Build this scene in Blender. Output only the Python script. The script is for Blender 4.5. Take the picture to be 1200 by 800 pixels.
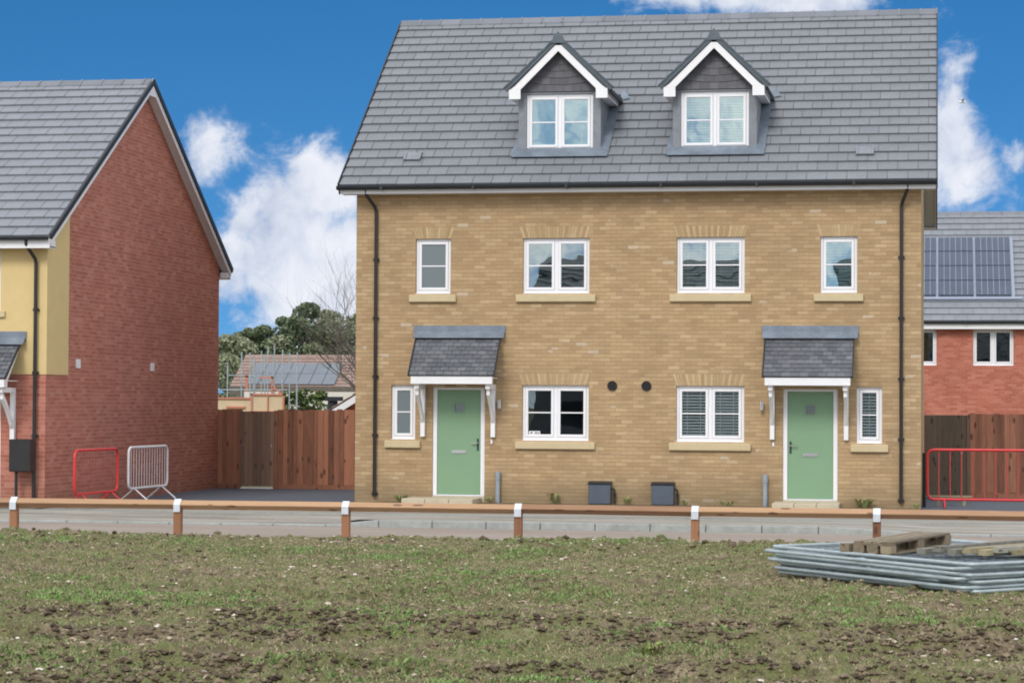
import bpy, math, random
import numpy as np
from mathutils import Vector, Matrix
R = math.radians
random.seed(7)
rng = np.random.default_rng(11)
scene = bpy.context.scene
for o in list(bpy.data.objects): bpy.data.objects.remove(o)
C = scene.collection

# ------------------------------------------------------------------ camera
cam_d = bpy.data.cameras.new('camera'); cam = bpy.data.objects.new('camera', cam_d); C.objects.link(cam)
cam_d.sensor_width = 36; cam_d.lens = 83.87; cam_d.clip_end = 6000; cam_d.clip_start = .1
yaw, pit, rol = R(10.0748), R(1.4362), R(0.3353)
fw = Vector((-math.sin(yaw)*math.cos(pit), math.cos(yaw)*math.cos(pit), math.sin(pit)))
rt0 = Vector((math.cos(yaw), math.sin(yaw), 0)); up0 = rt0.cross(fw)
rt = rt0*math.cos(rol) + up0*math.sin(rol); up = -rt0*math.sin(rol) + up0*math.cos(rol)
M = Matrix((rt, up, -fw)).transposed().to_4x4(); M.translation = Vector((11.2736, -45.8198, 1.9993))
cam.matrix_world = M
scene.camera = cam

# ------------------------------------------------------------------ light and exposure
SUN_EL, SUN_AZ = R(40), R(192)          # azimuth of the sun, clockwise from +Y (north): behind the camera, to its left
sd = bpy.data.lights.new('sun', 'SUN'); sun = bpy.data.objects.new('sun', sd); C.objects.link(sun)
sd.energy = 1.25; sd.angle = R(18); sd.color = (1, .95, .87)
sv = Vector((math.sin(SUN_AZ)*math.cos(SUN_EL), math.cos(SUN_AZ)*math.cos(SUN_EL), math.sin(SUN_EL)))
sun.rotation_euler = sv.to_track_quat('Z', 'Y').to_euler(); sun.location = (0, -20, 30)
scene.view_settings.view_transform = 'Standard'; scene.view_settings.look = 'None'
scene.view_settings.exposure = 0.58; scene.view_settings.gamma = 1
scene.cycles.filter_width = 1.9

class NT:
    """tiny node-tree builder"""
    def __init__(s, tree): s.t = tree; s.n = tree.nodes; s.l = tree.links
    def node(s, typ, **kw):
        n = s.n.new(typ)
        for k, v in kw.items(): setattr(n, k, v)
        return n
    def put(s, sock, v):
        if v is None: return
        if isinstance(v, bpy.types.NodeSocket): s.l.new(v, sock)
        else: sock.default_value = v
    def math(s, op, a, b=None, c=None, clamp=False):
        n = s.node('ShaderNodeMath', operation=op); n.use_clamp = clamp
        s.put(n.inputs[0], a); s.put(n.inputs[1], b); s.put(n.inputs[2], c); return n.outputs[0]
    def vmath(s, op, a, b=None):
        n = s.node('ShaderNodeVectorMath', operation=op); s.put(n.inputs[0], a); s.put(n.inputs[1], b)
        return n.outputs[1] if op in ('LENGTH', 'DOT_PRODUCT') else n.outputs[0]
    def sep(s, v): n = s.node('ShaderNodeSeparateXYZ'); s.put(n.inputs[0], v); return n.outputs
    def comb(s, x, y, z):
        n = s.node('ShaderNodeCombineXYZ'); s.put(n.inputs[0], x); s.put(n.inputs[1], y); s.put(n.inputs[2], z); return n.outputs[0]
    def mix(s, f, a, b, mode='MIX'):
        n = s.node('ShaderNodeMix', data_type='RGBA', blend_type=mode)
        s.put(n.inputs[0], f); s.put(n.inputs[6], a); s.put(n.inputs[7], b); return n.outputs[2]
    def noise(s, v, scale, detail=3, rough=.55, dist=0):
        n = s.node('ShaderNodeTexNoise'); s.put(n.inputs['Vector'], v); n.inputs['Scale'].default_value = scale
        n.inputs['Detail'].default_value = detail; n.inputs['Roughness'].default_value = rough
        n.inputs['Distortion'].default_value = dist; return n.outputs[0]
    def ramp(s, f, stops, interp='LINEAR'):
        n = s.node('ShaderNodeValToRGB'); s.put(n.inputs[0], f); e = n.color_ramp.elements; n.color_ramp.interpolation = interp
        while len(e) < len(stops): e.new(.5)
        for i, (p, c) in enumerate(stops):
            e[i].position = p; e[i].color = c if len(c) == 4 else (*c, 1)
        return n.outputs[0]
    def white(s, v): n = s.node('ShaderNodeTexWhiteNoise', noise_dimensions='3D'); s.put(n.inputs['Vector'], v); return n.outputs[0]
    def scale(s, v, x, y, z): return s.vmath('MULTIPLY', v, (x, y, z))

# ------------------------------------------------------------------ world: sky with clouds laid out by compass direction
w = bpy.data.worlds.new('World'); scene.world = w; w.use_nodes = True
g = NT(w.node_tree); g.n.clear()
tc = g.node('ShaderNodeTexCoord').outputs['Generated']
d = g.vmath('NORMALIZE', tc); dx, dy, dz = g.sep(d)
lift = g.vmath('NORMALIZE', g.comb(dx, dy, g.math('ADD', g.math('MULTIPLY', g.math('MAXIMUM', dz, -.2), 1.5), .19)))
sky = g.node('ShaderNodeTexSky', sky_type='NISHITA'); sky.sun_disc = False
sky.sun_elevation = SUN_EL; sky.sun_rotation = SUN_AZ; sky.air_density = 1.0; sky.dust_density = .3; sky.ozone_density = 3.0
g.put(sky.inputs[0], lift)
hsv = g.node('ShaderNodeHueSaturation'); hsv.inputs['Saturation'].default_value = 1.36; hsv.inputs['Hue'].default_value = .499; hsv.inputs['Value'].default_value = .76
g.put(hsv.inputs['Color'], sky.outputs[0])
az = g.math('MULTIPLY', g.math('ARCTAN2', dx, dy), 57.2958); el = g.math('MULTIPLY', g.math('ARCSINE', dz), 57.2958)
# (azimuth, elevation, half-width, half-height, weight) in degrees
LOBES = [(-15.3,3.7,1.8,1.75,1.25),(-16.4,3.3,1.3,1.0,1.1),(-14.4,2.6,1.7,2.2,1.45),(-14.5,5.0,1.25,1.1,1.2),(-17.3,5.9,.85,1.0,.85),(-17.0,4.9,.5,.6,.52),(-17.3,2.1,.5,.7,.45),
         (-3.9,10.1,3.8,.95,1.25),(0.2,9.3,.5,.5,.6),(0.3,6.0,.7,1.8,1.05),(0.9,5.4,.7,1.1,.82),(0.5,7.9,.6,.8,.66),(1.8,5.9,.5,.45,.66),(0.2,4.2,1.6,.9,.7),
         (-20.5,1.6,1.6,.8,.6),(6,4,3,1.2,.8),(-27,5,4,2,.9),(14,7,5,2,.9)]
acc = None
for a0, e0, sa, se, wt in LOBES:
    u_ = g.math('DIVIDE', g.math('SUBTRACT', az, a0), sa); v_ = g.math('DIVIDE', g.math('SUBTRACT', el, e0), se)
    q = g.math('ADD', g.math('MULTIPLY', u_, u_), g.math('MULTIPLY', v_, v_))
    e_ = g.math('MULTIPLY', g.math('EXPONENT', g.math('MULTIPLY', q, -.75)), wt)
    acc = e_ if acc is None else g.math('MAXIMUM', acc, e_)
# wide broken cloud over the rest of the sky, away from the strip the street looks into
far = g.math('MULTIPLY', g.math('SUBTRACT', el, 13), .08, clamp=True)
back = g.math('MULTIPLY', g.math('SUBTRACT', g.math('ABSOLUTE', g.math('ADD', az, 7)), 30), .04, clamp=True)
wide = g.math('MAXIMUM', far, back); cov = g.math('MULTIPLY', wide, .78)
acc = g.math('MAXIMUM', acc, cov)
n1 = g.noise(d, 40, 10, .62, .5); n2 = g.noise(g.vmath('ADD', d, (.3, .1, .2)), 120, 6, .65, .3)
nz = g.math('ADD', g.math('MULTIPLY', g.math('SUBTRACT', n1, .5), 1.6), g.math('MULTIPLY', g.math('SUBTRACT', n2, .5), .5))
cm = g.math('SUBTRACT', g.math('ADD', acc, nz), .40)
mr = g.node('ShaderNodeMapRange', interpolation_type='SMOOTHSTEP'); g.put(mr.inputs[0], cm); mr.inputs[1].default_value = -.05; mr.inputs[2].default_value = .52
calpha = g.math('MULTIPLY', mr.outputs[0], .95)
shade = g.noise(g.vmath('ADD', d, (.004, 0, .008)), 42, 7, .6, .5)
ccol = g.ramp(g.math('ADD', g.math('MULTIPLY', shade, .9), g.math('MULTIPLY', cm, .12)), [(.30, (4.6, 5.1, 6.2)), (.52, (6.6, 6.9, 7.5)), (.72, (8.0, 8.05, 8.3))])
ccol = g.mix(wide, g.mix(1, ccol, (.74, .74, .755, 1), 'MULTIPLY'), g.mix(1, ccol, (1.5, 1.45, 1.38, 1), 'MULTIPLY'))
bg = g.node('ShaderNodeBackground'); bg.inputs[1].default_value = .108
g.put(bg.inputs[0], g.mix(calpha, hsv.outputs[0], ccol))
g.l.new(bg.outputs[0], g.node('ShaderNodeOutputWorld').inputs[0])

# ------------------------------------------------------------------ materials
def new_mat(name):
    m = bpy.data.materials.new(name); m.use_nodes = True; t = NT(m.node_tree); t.n.clear()
    out = t.node('ShaderNodeOutputMaterial'); b = t.node('ShaderNodeBsdfPrincipled'); t.l.new(b.outputs[0], out.inputs[0])
    return m, t, b, out
def pos(t): return t.node('ShaderNodeNewGeometry').outputs['Position']
def rnd(t): return t.node('ShaderNodeAttribute', attribute_name='rnd').outputs['Fac']
def bump(t, b, h, strength=.4, dist=.01):
    n = t.node('ShaderNodeBump'); t.put(n.inputs['Height'], h); n.inputs['Strength'].default_value = strength
    n.inputs['Distance'].default_value = dist; t.l.new(n.outputs[0], b.inputs['Normal'])
def mul(c, k): return tuple(min(1, x*k) for x in c)
def plain(name, col, rough=.5, metal=0, var=.12, sc=4, bmp=0, spec=None):
    m, t, b, o = new_mat(name); p = pos(t)
    n = t.noise(p, sc, 5, .6); n2 = t.noise(p, sc*9, 3, .6)
    f = t.math('ADD', t.math('MULTIPLY', n, .65), t.math('MULTIPLY', n2, .35))
    t.put(b.inputs['Base Color'], t.ramp(f, [(.3, mul(col, 1-var)), (.7, mul(col, 1+var))]))
    b.inputs['Roughness'].default_value = rough; b.inputs['Metallic'].default_value = metal
    if spec is not None: b.inputs['Specular IOR Level'].default_value = spec
    if bmp: bump(t, b, n2, bmp, .01)
    return m
def brick(name, stops, mortar, patch=(.86, 1.12), pale=None, pale_amt=.03, grime=.25):
    m, t, b, o = new_mat(name); geo = t.node('ShaderNodeNewGeometry'); p = geo.outputs['Position']
    x, y, z = t.sep(p); nx, ny, nz_ = t.sep(geo.outputs['True Normal'])
    side = t.math('GREATER_THAN', t.math('ABSOLUTE', nx), .6)
    u = t.math('ADD', t.math('MULTIPLY', y, side), t.math('MULTIPLY', x, t.math('SUBTRACT', 1, side)))
    r_ = t.math('DIVIDE', z, .075); row = t.math('FLOOR', r_)
    c_ = t.math('ADD', t.math('DIVIDE', u, .225), t.math('MULTIPLY', t.math('FLOORED_MODULO', row, 2.0), .5)); colm = t.math('FLOOR', c_)
    fr = t.math('FRACT', r_); fc = t.math('FRACT', c_)
    # mortar masks
    wob = t.math('MULTIPLY', t.math('SUBTRACT', t.noise(p, 30, 2), .5), .08)
    mh = t.math('LESS_THAN', t.math('ADD', fr, wob), .14); mv = t.math('LESS_THAN', t.math('ADD', fc, t.math('MULTIPLY', wob, .4)), .045)
    mor = t.math('MAXIMUM', mh, t.math('MULTIPLY', mv, .6))
    idv = t.comb(colm, row, side); w1 = t.white(idv); w2 = t.white(t.vmath('ADD', idv, (17.3, 5.1, 3)))
    col = t.ramp(w1, stops)
    pn = t.noise(p, .9, 4, .6); pn2 = t.noise(t.scale(p, 1, 1, 4), 1.6, 4, .65)
    pf = t.ramp(t.math('ADD', t.math('MULTIPLY', pn, .55), t.math('MULTIPLY', pn2, .45)), [(.32, (patch[0],)*3), (.68, (patch[1],)*3)])
    col = t.mix(1, col, pf, 'MULTIPLY')
    mottle = t.ramp(t.noise(p, 45, 3, .6), [(.3, (.86,)*3), (.7, (1.13,)*3)]); col = t.mix(1, col, mottle, 'MULTIPLY')
    st_ = t.ramp(t.noise(t.scale(p, 1, 1, 16), 1.7, 4, .7), [(.3, (.90,)*3), (.7, (1.10,)*3)]); col = t.mix(1, col, st_, 'MULTIPLY')
    if pale:
        cl = t.noise(t.scale(p, 1, 1, 2.2), 1.3, 3, .6)
        sel = t.math('GREATER_THAN', t.math('ADD', w2, t.math('MULTIPLY', t.math('SUBTRACT', cl, .5), .30)), 1-pale_amt)
        col = t.mix(t.math('MULTIPLY', sel, .55), col, (*pale, 1))
    col = t.mix(t.math('MULTIPLY', mor, .85), col, (*mortar, 1))
    # rain splash: a grubby band of real dirt at the foot of the wall
    low = t.math('MULTIPLY', t.math('SUBTRACT', .85, t.math('ADD', z, t.math('MULTIPLY', pn, .5))), 2.0, clamp=True)
    col = t.mix(t.math('MULTIPLY', low, grime), col, (.17, .14, .085, 1))
    t.put(b.inputs['Base Color'], col); b.inputs['Roughness'].default_value = .88; b.inputs['Specular IOR Level'].default_value = .25
    bump(t, b, t.math('SUBTRACT', t.math('MULTIPLY', t.noise(p, 60, 3), .4), mor), .5, .006)
    return m
def tiled(name, lo, hi, rough=.6, streak=.12):
    m, t, b, o = new_mat(name); p = pos(t)
    col = t.ramp(rnd(t), [(0, lo), (1, hi)])
    n = t.noise(p, 1.2, 5, .65); n2 = t.noise(p, 14, 4, .6)
    k = t.ramp(t.math('ADD', t.math('MULTIPLY', n, .5), t.math('MULTIPLY', n2, .5)), [(.3, (1-streak,)*3), (.7, (1+streak,)*3)])
    t.put(b.inputs['Base Color'], t.mix(1, col, k, 'MULTIPLY')); b.inputs['Roughness'].default_value = rough
    bump(t, b, n2, .15, .01); return m
def wood(name, lo, hi, knots=True, along='z', rough=.75):
    m, t, b, o = new_mat(name); p = pos(t)
    sc = {'z': (9, 9, .8), 'x': (.8, 14, 14), 'n': (5, 5, 5)}[along]
    r_ = rnd(t)
    q = t.vmath('ADD', t.scale(p, *sc), t.comb(t.math('MULTIPLY', r_, 40), 0, t.math('MULTIPLY', r_, 17)))
    n = t.noise(q, 2.6, 5, .6, .6)
    col = t.ramp(t.math('ADD', t.math('MULTIPLY', n, .55), t.math('MULTIPLY', r_, .45)), [(.22, lo), (.75, hi)])
    if knots:
        v = t.node('ShaderNodeTexVoronoi'); t.put(v.inputs['Vector'], t.scale(p, *( (6, 6, 2.6) if along == 'z' else (2.2, 8, 8)))); v.inputs['Scale'].default_value = 1
        kn = t.math('LESS_THAN', t.math('ADD', v.outputs['Distance'], t.math('MULTIPLY', t.noise(p, 20, 2), .12)), .235)
        col = t.mix(t.math('MULTIPLY', kn, .75), col, (*mul(lo, .45), 1))
    t.put(b.inputs['Base Color'], col); b.inputs['Roughness'].default_value = rough
    bump(t, b, n, .3, .008); return m

M_ = {}
M_['buff'] = brick('buff_brick', [(0, (.37, .253, .138)), (.3, (.405, .280, .154)), (.65, (.435, .304, .169)), (.92, (.462, .328, .186)), (1, (.50, .365, .215))], (.28, .20, .12), patch=(.86, 1.12), pale=(.56, .48, .37), pale_amt=.007, grime=.5)
M_['redd'] = brick('dark_red_brick', [(0, (.38, .13, .09)), (.4, (.42, .155, .108)), (.75, (.45, .178, .128)), (1, (.50, .215, .16))], (.49, .29, .235), patch=(.86, 1.12))
M_['redo'] = brick('orange_red_brick', [(0, (.38, .11, .07)), (.5, (.44, .145, .095)), (1, (.50, .19, .13))], (.46, .25, .19))
M_['render'] = plain('yellow_render', (.64, .49, .235), .9, var=.05, bmp=.15)
M_['upvc'] = plain('white_upvc', (.80, .80, .82), .35, var=.03, sc=2)
M_['white'] = plain('white_painted_timber', (.78, .78, .79), .45, var=.05, sc=3)
M_['soffit'] = plain('soffit_board', (.62, .60, .56), .5, var=.05)
M_['lead'] = plain('lead_sheet', (.18, .215, .26), .5, metal=.25, var=.35, sc=3, bmp=.2)
M_['leadc'] = plain('lead_cheek', (.195, .21, .235), .55, metal=.1, var=.28, sc=2.5, bmp=.2)
M_['tile'] = tiled('grey_roof_tile', (.166, .178, .194), (.184, .197, .214), .65, .13)
M_['tilel'] = tiled('light_grey_roof_tile', (.192, .207, .229), (.212, .227, .251), .65, .12)
M_['ridge'] = tiled('ridge_tile', (.13, .145, .165), (.18, .19, .215))
M_['slate'] = tiled('small_dark_slate', (.085, .092, .105), (.15, .158, .172), .6, .3)
M_['hung'] = tiled('hung_slate', (.085, .086, .098), (.125, .124, .14), .65, .2)
M_['dtile'] = tiled('dormer_verge_tile', (.045, .065, .08), (.085, .11, .13), .5, .2)
M_['black'] = plain('black_plastic', (.018, .017, .018), .35, var=.2)
M_['gutter'] = plain('dark_gutter', (.016, .021, .027), .5, var=.2)
M_['meter'] = plain('grey_meter_box', (.075, .095, .125), .45, var=.12)
M_['green'] = plain('sage_green_door', (.195, .33, .195), .5, var=.04, sc=1.5, bmp=.05)
M_['cast'] = plain('cast_stone_sill', (.54, .44, .27), .85, var=.08, sc=5, bmp=.15)
M_['slab'] = plain('pale_paving_slab', (.50, .44, .32), .9, var=.12, sc=4, bmp=.2)
M_['chrome'] = plain('brushed_steel', (.62, .62, .62), .3, metal=.9, var=.05)
M_['pipe'] = plain('grey_duct', (.28, .32, .36), .5, var=.15)
M_['dark'] = plain('dark_void', (.012, .012, .014), .8)
M_['room'] = plain('room_wall', (.20, .20, .215), .9, var=.1)
M_['blind'] = plain('white_blind', (.62, .64, .64), .5, var=.04)
M_['red'] = plain('red_painted_steel', (.62, .035, .035), .35, var=.15, sc=6)
M_['redm'] = plain('red_faded_wire', (.42, .05, .05), .5, var=.15, sc=6)
M_['wsteel'] = plain('white_painted_steel', (.80, .78, .78), .4, var=.1, sc=6)
M_['galv'] = plain('galvanised_steel', (.36, .42, .43), .5, metal=.35, var=.28, sc=5, bmp=.1)
M_['galvd'] = plain('galvanised_wire', (.30, .34, .37), .5, metal=.5, var=.3, sc=6)
M_['strap'] = plain('galvanised_strap', (.66, .70, .74), .45, metal=.35, var=.15, sc=12)
M_['fence'] = wood('stained_fence_board', (.13, .052, .030), (.43, .185, .105))
M_['gate'] = wood('weathered_gate_board', (.14, .085, .058), (.27, .17, .115))
M_['fenced'] = wood('dark_gate_board', (.085, .065, .045), (.17, .125, .085))
M_['rail'] = wood('orange_softwood_rail', (.24, .125, .068), (.44, .27, .15), along='x')
M_['post'] = wood('orange_softwood_post', (.16, .068, .034), (.33, .155, .075))
M_['pallet'] = wood('old_pallet_wood', (.11, .085, .055), (.32, .26, .17), along='n')
M_['plank'] = wood('grey_weathered_plank', (.15, .145, .12), (.34, .33, .27), along='n')
M_['planky'] = wood('straw_coloured_plank', (.20, .17, .10), (.42, .36, .22), along='n')
M_['bark'] = plain('bark', (.12, .105, .085), .9, var=.3, sc=6)
M_['hoard'] = plain('pale_timber_panel', (.58, .47, .30), .8, var=.1)
M_['orange'] = plain('orange_plastic_mesh', (.52, .20, .13), .6, var=.12)
M_['otile'] = tiled('orange_clay_tile', (.235, .16, .13), (.29, .20, .165))
M_['pv'] = plain('solar_glass', (.055, .075, .11), .18, var=.15, sc=2)
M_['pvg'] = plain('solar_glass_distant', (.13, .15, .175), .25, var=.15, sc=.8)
M_['pvf'] = plain('solar_frame', (.32, .36, .44), .4, metal=.5, var=.05)
M_['cream'] = plain('cream_render', (.60, .57, .50), .9, var=.06)
M_['tarmac'] = plain('new_tarmac', (.085, .10, .125), .85, var=.15, sc=3, bmp=.3)
M_['conc'] = plain('concrete_kerb', (.29, .305, .285), .9, var=.25, sc=5, bmp=.3)

def glass(name, fac, tint, col=None, rough=.0):
    m, t, b, o = new_mat(name); t.n.remove(b)
    gl = t.node('ShaderNodeBsdfGlossy'); gl.inputs['Roughness'].default_value = rough; gl.inputs['Color'].default_value = (.86, .95, .93, 1)
    if col: tr = t.node('ShaderNodeBsdfDiffuse'); tr.inputs['Color'].default_value = (*col, 1)
    else: tr = t.node('ShaderNodeBsdfTransparent'); tr.inputs['Color'].default_value = (*tint, 1)
    fr = t.node('ShaderNodeFresnel'); fr.inputs[0].default_value = 1.5
    f = t.math('ADD', fr.outputs[0], fac, clamp=True)
    # very slight waviness of the sheets
    bn = t.node('ShaderNodeBump'); t.put(bn.inputs['Height'], t.noise(pos(t), 2.2, 1)); bn.inputs['Strength'].default_value = .06; bn.inputs['Distance'].default_value = .02
    t.l.new(bn.outputs[0], gl.inputs['Normal'])
    mx = t.node('ShaderNodeMixShader'); t.put(mx.inputs[0], f); t.l.new(tr.outputs[0], mx.inputs[1]); t.l.new(gl.outputs[0], mx.inputs[2])
    t.l.new(mx.outputs[0], o.inputs[0]); return m
M_['glass'] = glass('window_glass', .22, (.7, .76, .76))
M_['frost'] = glass('frosted_glass', .12, None, (.075, .095, .105), .35)
M_['dglass'] = glass('dormer_glass', .26, (.62, .78, .78))
M_['glassd'] = glass('dark_window_glass', .06, (.92, .95, .96))

def ground_mat(name, cols, sc=1.0, st=(1, 1, 1), bm=.3, fine=.5):
    m, t, b, o = new_mat(name); p = pos(t); q = t.scale(p, *st)
    n = t.math('ADD', t.math('MULTIPLY', t.noise(q, sc, 6, .62, .3), 1-fine*.5), t.math('MULTIPLY', t.noise(p, 40, 3, .6), fine*.5))
    t.put(b.inputs['Base Color'], t.ramp(n, cols)); b.inputs['Roughness'].default_value = .93; b.inputs['Specular IOR Level'].default_value = .2
    bump(t, b, t.noise(p, 35, 4, .7), bm, .02); return m
M_['road'] = ground_mat('dusty_road', [(.25, (.21, .175, .145)), (.5, (.29, .245, .21)), (.75, (.37, .32, .275))], .8, (.25, 1.6, 1))
M_['foot'] = ground_mat('pale_footway', [(.36, (.14, .13, .11)), (.45, (.25, .235, .20)), (.56, (.34, .32, .28)), (.68, (.43, .40, .355))], 1.3, (.25, 3.0, 1))
M_['bed'] = ground_mat('bare_earth_bed', [(.3, (.10, .075, .045)), (.7, (.22, .175, .11))], 3)
M_['land'] = ground_mat('rough_land', [(.3, (.10, .09, .05)), (.7, (.15, .15, .07))], .3)
# field soil: bare earth, dry crust, thin green bloom
def soil():
    m, t, b, o = new_mat('field_soil'); p = pos(t)
    a = t.noise(t.scale(p, .8, 1.5, 1), 1.6, 6, .65, .4); f = t.noise(p, 16, 5, .7); ff = t.noise(p, 48, 4, .7)
    mixn = t.math('ADD', t.math('ADD', t.math('MULTIPLY', a, .22), t.math('MULTIPLY', t.noise(p, 5, 4, .7, .3), .28)), t.math('ADD', t.math('MULTIPLY', f, .27), t.math('MULTIPLY', ff, .23)))
    col = t.ramp(mixn, [(.41, (.058, .042, .028)), (.47, (.13, .10, .066)), (.53, (.21, .168, .11)), (.62, (.37, .30, .21))])
    gn = t.math('ADD', t.math('MULTIPLY', t.noise(t.scale(p, .7, 1.2, 1), 1.1, 5, .65, .3), .5), t.math('ADD', t.math('MULTIPLY', t.noise(p, 6.5, 4, .7), .28), t.math('MULTIPLY', t.noise(p, 24, 4, .7), .22)))
    gm = t.ramp(gn, [(.45, (0, 0, 0)), (.53, (1, 1, 1))])
    gcol = t.ramp(ff, [(.32, (.070, .092, .028)), (.66, (.195, .22, .08))])
    col = t.mix(t.math('MULTIPLY', gm, .7), col, gcol)
    t.put(b.inputs['Base Color'], col); b.inputs['Roughness'].default_value = .95; b.inputs['Specular IOR Level'].default_value = .15
    bump(t, b, t.math('ADD', f, t.math('MULTIPLY', ff, .6)), .8, .02); return m
M_['soil'] = soil()
def leafy(name, stops, rough=.7, transl=.0):
    m, t, b, o = new_mat(name)
    t.put(b.inputs['Base Color'], t.ramp(rnd(t), stops)); b.inputs['Roughness'].default_value = rough; b.inputs['Specular IOR Level'].default_value = .25
    return m
M_['grass'] = leafy('thin_grass', [(0, (.42, .35, .22)), (.22, (.25, .22, .12)), (.5, (.145, .175, .065)), (.8, (.165, .245, .080)), (1, (.23, .39, .11))])
M_['stone'] = leafy('flint_pebbles', [(0, (.26, .20, .14)), (.5, (.40, .31, .23)), (.85, (.50, .42, .33)), (1, (.68, .62, .55))], .8)
M_['clod'] = leafy('soil_clod', [(0, (.065, .046, .028)), (.5, (.13, .098, .060)), (1, (.25, .20, .13))], .95)
M_['clod2'] = leafy('wet_turned_soil', [(0, (.055, .040, .027)), (.6, (.11, .082, .054)), (1, (.20, .155, .105))], .9)
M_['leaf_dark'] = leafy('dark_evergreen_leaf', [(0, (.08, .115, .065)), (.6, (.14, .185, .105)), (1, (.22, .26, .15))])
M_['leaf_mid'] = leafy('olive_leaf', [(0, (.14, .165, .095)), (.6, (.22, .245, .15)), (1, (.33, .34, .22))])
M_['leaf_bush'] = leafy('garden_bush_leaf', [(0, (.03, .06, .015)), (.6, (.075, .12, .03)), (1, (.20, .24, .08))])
M_['weed'] = leafy('weed_leaf', [(0, (.22, .16, .09)), (.5, (.20, .22, .09)), (1, (.26, .34, .09))])

# ------------------------------------------------------------------ mesh builder
class MB:
    def __init__(s): s.v = []; s.f = []; s.r = []; s.cr = .5
    def add(s, vs, fs, r=None):
        o = len(s.v); s.v += [tuple(p) for p in vs]; s.f += [tuple(i+o for i in f) for f in fs]
        s.r += [s.cr if r is None else r]*len(fs); return s
    def box(s, x0, x1, y0, y1, z0, z1, r=None):
        x0, x1 = sorted((x0, x1)); y0, y1 = sorted((y0, y1)); z0, z1 = sorted((z0, z1))
        vs = [(x0,y0,z0),(x1,y0,z0),(x1,y1,z0),(x0,y1,z0),(x0,y0,z1),(x1,y0,z1),(x1,y1,z1),(x0,y1,z1)]
        return s.add(vs, [(3,2,1,0),(4,5,6,7),(0,1,5,4),(1,2,6,5),(2,3,7,6),(3,0,4,7)], r)
    def obox(s, c, ax, ay, az, r=None):
        """box centred on c with half-axis vectors"""
        c, ax, ay, az = map(Vector, (c, ax, ay, az)); vs = []
        for k in (-1, 1):
            for i, j in ((-1,-1),(1,-1),(1,1),(-1,1)): vs.append(c+ax*i+ay*j+az*k)
        return s.add(vs, [(3,2,1,0),(4,5,6,7),(0,1,5,4),(1,2,6,5),(2,3,7,6),(3,0,4,7)], r)
    def quad(s, a, b, c, d, r=None): return s.add([a,b,c,d], [(0,1,2,3)], r)
    def poly(s, pts, r=None): return s.add(pts, [tuple(range(len(pts)))], r)
    def prism(s, pts, ext, r=None):
        n = len(pts); e = Vector(ext); a = [Vector(p) for p in pts]; vs = a+[p+e for p in a]
        fs = [tuple(range(n))[::-1], tuple(range(n, 2*n))]+[(i, (i+1) % n, n+(i+1) % n, n+i) for i in range(n)]
        return s.add(vs, fs, r)
    def ring(s, x0, x1, z0, z1, w, y0, y1, wb=None):
        wb = wb or w
        s.box(x0, x0+w, y0, y1, z0, z1); s.box(x1-w, x1, y0, y1, z0, z1)
        s.box(x0+w, x1-w, y0, y1, z0, z0+wb); s.box(x0+w, x1-w, y0, y1, z1-w, z1); return s
    def tube(s, path, rad, n=8, r=None, caps=True):
        P = [Vector(p) for p in path]; rads = rad if isinstance(rad, (list, tuple)) else [rad]*len(P)
        vs = []; prev = None
        for i, p in enumerate(P):
            tdir = (P[min(i+1, len(P)-1)]-P[max(i-1, 0)]).normalized()
            if prev is None: a = tdir.orthogonal().normalized()
            else: a = (prev-tdir*prev.dot(tdir)).normalized() if (prev-tdir*prev.dot(tdir)).length > 1e-6 else tdir.orthogonal().normalized()
            prev = a; b = tdir.cross(a)
            for k in range(n):
                th = 2*math.pi*k/n; vs.append(p+(a*math.cos(th)+b*math.sin(th))*rads[i])
        fs = [(i*n+k, i*n+(k+1) % n, (i+1)*n+(k+1) % n, (i+1)*n+k) for i in range(len(P)-1) for k in range(n)]
        if caps: fs += [tuple(range(n))[::-1], tuple((len(P)-1)*n+k for k in range(n))]
        return s.add(vs, fs, r)
    def build(s, name, mat, parent=None, bevel=0, smooth=False, origin=None):
        me = bpy.data.meshes.new(name)
        o = bpy.data.objects.new(name, me); C.objects.link(o)
        org = Vector((0, 0, 0))
        if parent is not None:
            o.parent = parent; q = parent
            while q is not None: org += q.location; q = q.parent
        elif origin is not None: org = Vector(origin); o.location = org
        me.from_pydata([(p[0]-org.x, p[1]-org.y, p[2]-org.z) for p in s.v], [], s.f)
        at = me.attributes.new('rnd', 'FLOAT', 'FACE'); at.data.foreach_set('value', s.r)
        me.materials.append(M_[mat] if isinstance(mat, str) else mat); me.update()
        if smooth: me.shade_smooth()
        if bevel:
            bm_ = o.modifiers.new('bevel', 'BEVEL'); bm_.width = bevel; bm_.segments = 1; bm_.limit_method = 'ANGLE'
        return o
def thing(name, loc, label, cat, group=None):
    o = bpy.data.objects.new(name, None); C.objects.link(o); o.location = loc; o.empty_display_size = .2
    o['label'] = label; o['category'] = cat
    if group: o['group'] = group
    return o
def tag(o, label, cat, group=None):
    o['label'] = label; o['category'] = cat
    if group: o['group'] = group
    return o
def struct(o, kind='structure', **kw):
    o['kind'] = kind
    for k, v in kw.items(): o[k] = v
    return o
def copy_tree(o, loc=None, rz=None, label=None):
    def rec(q, parent):
        c = q.copy(); C.objects.link(c); c.parent = parent
        for ch in list(q.children): rec(ch, c)
        return c
    c = rec(o, None)
    if loc is not None: c.location = loc
    if rz is not None: c.rotation_euler[2] = rz
    if label: c['label'] = label
    return c

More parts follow.
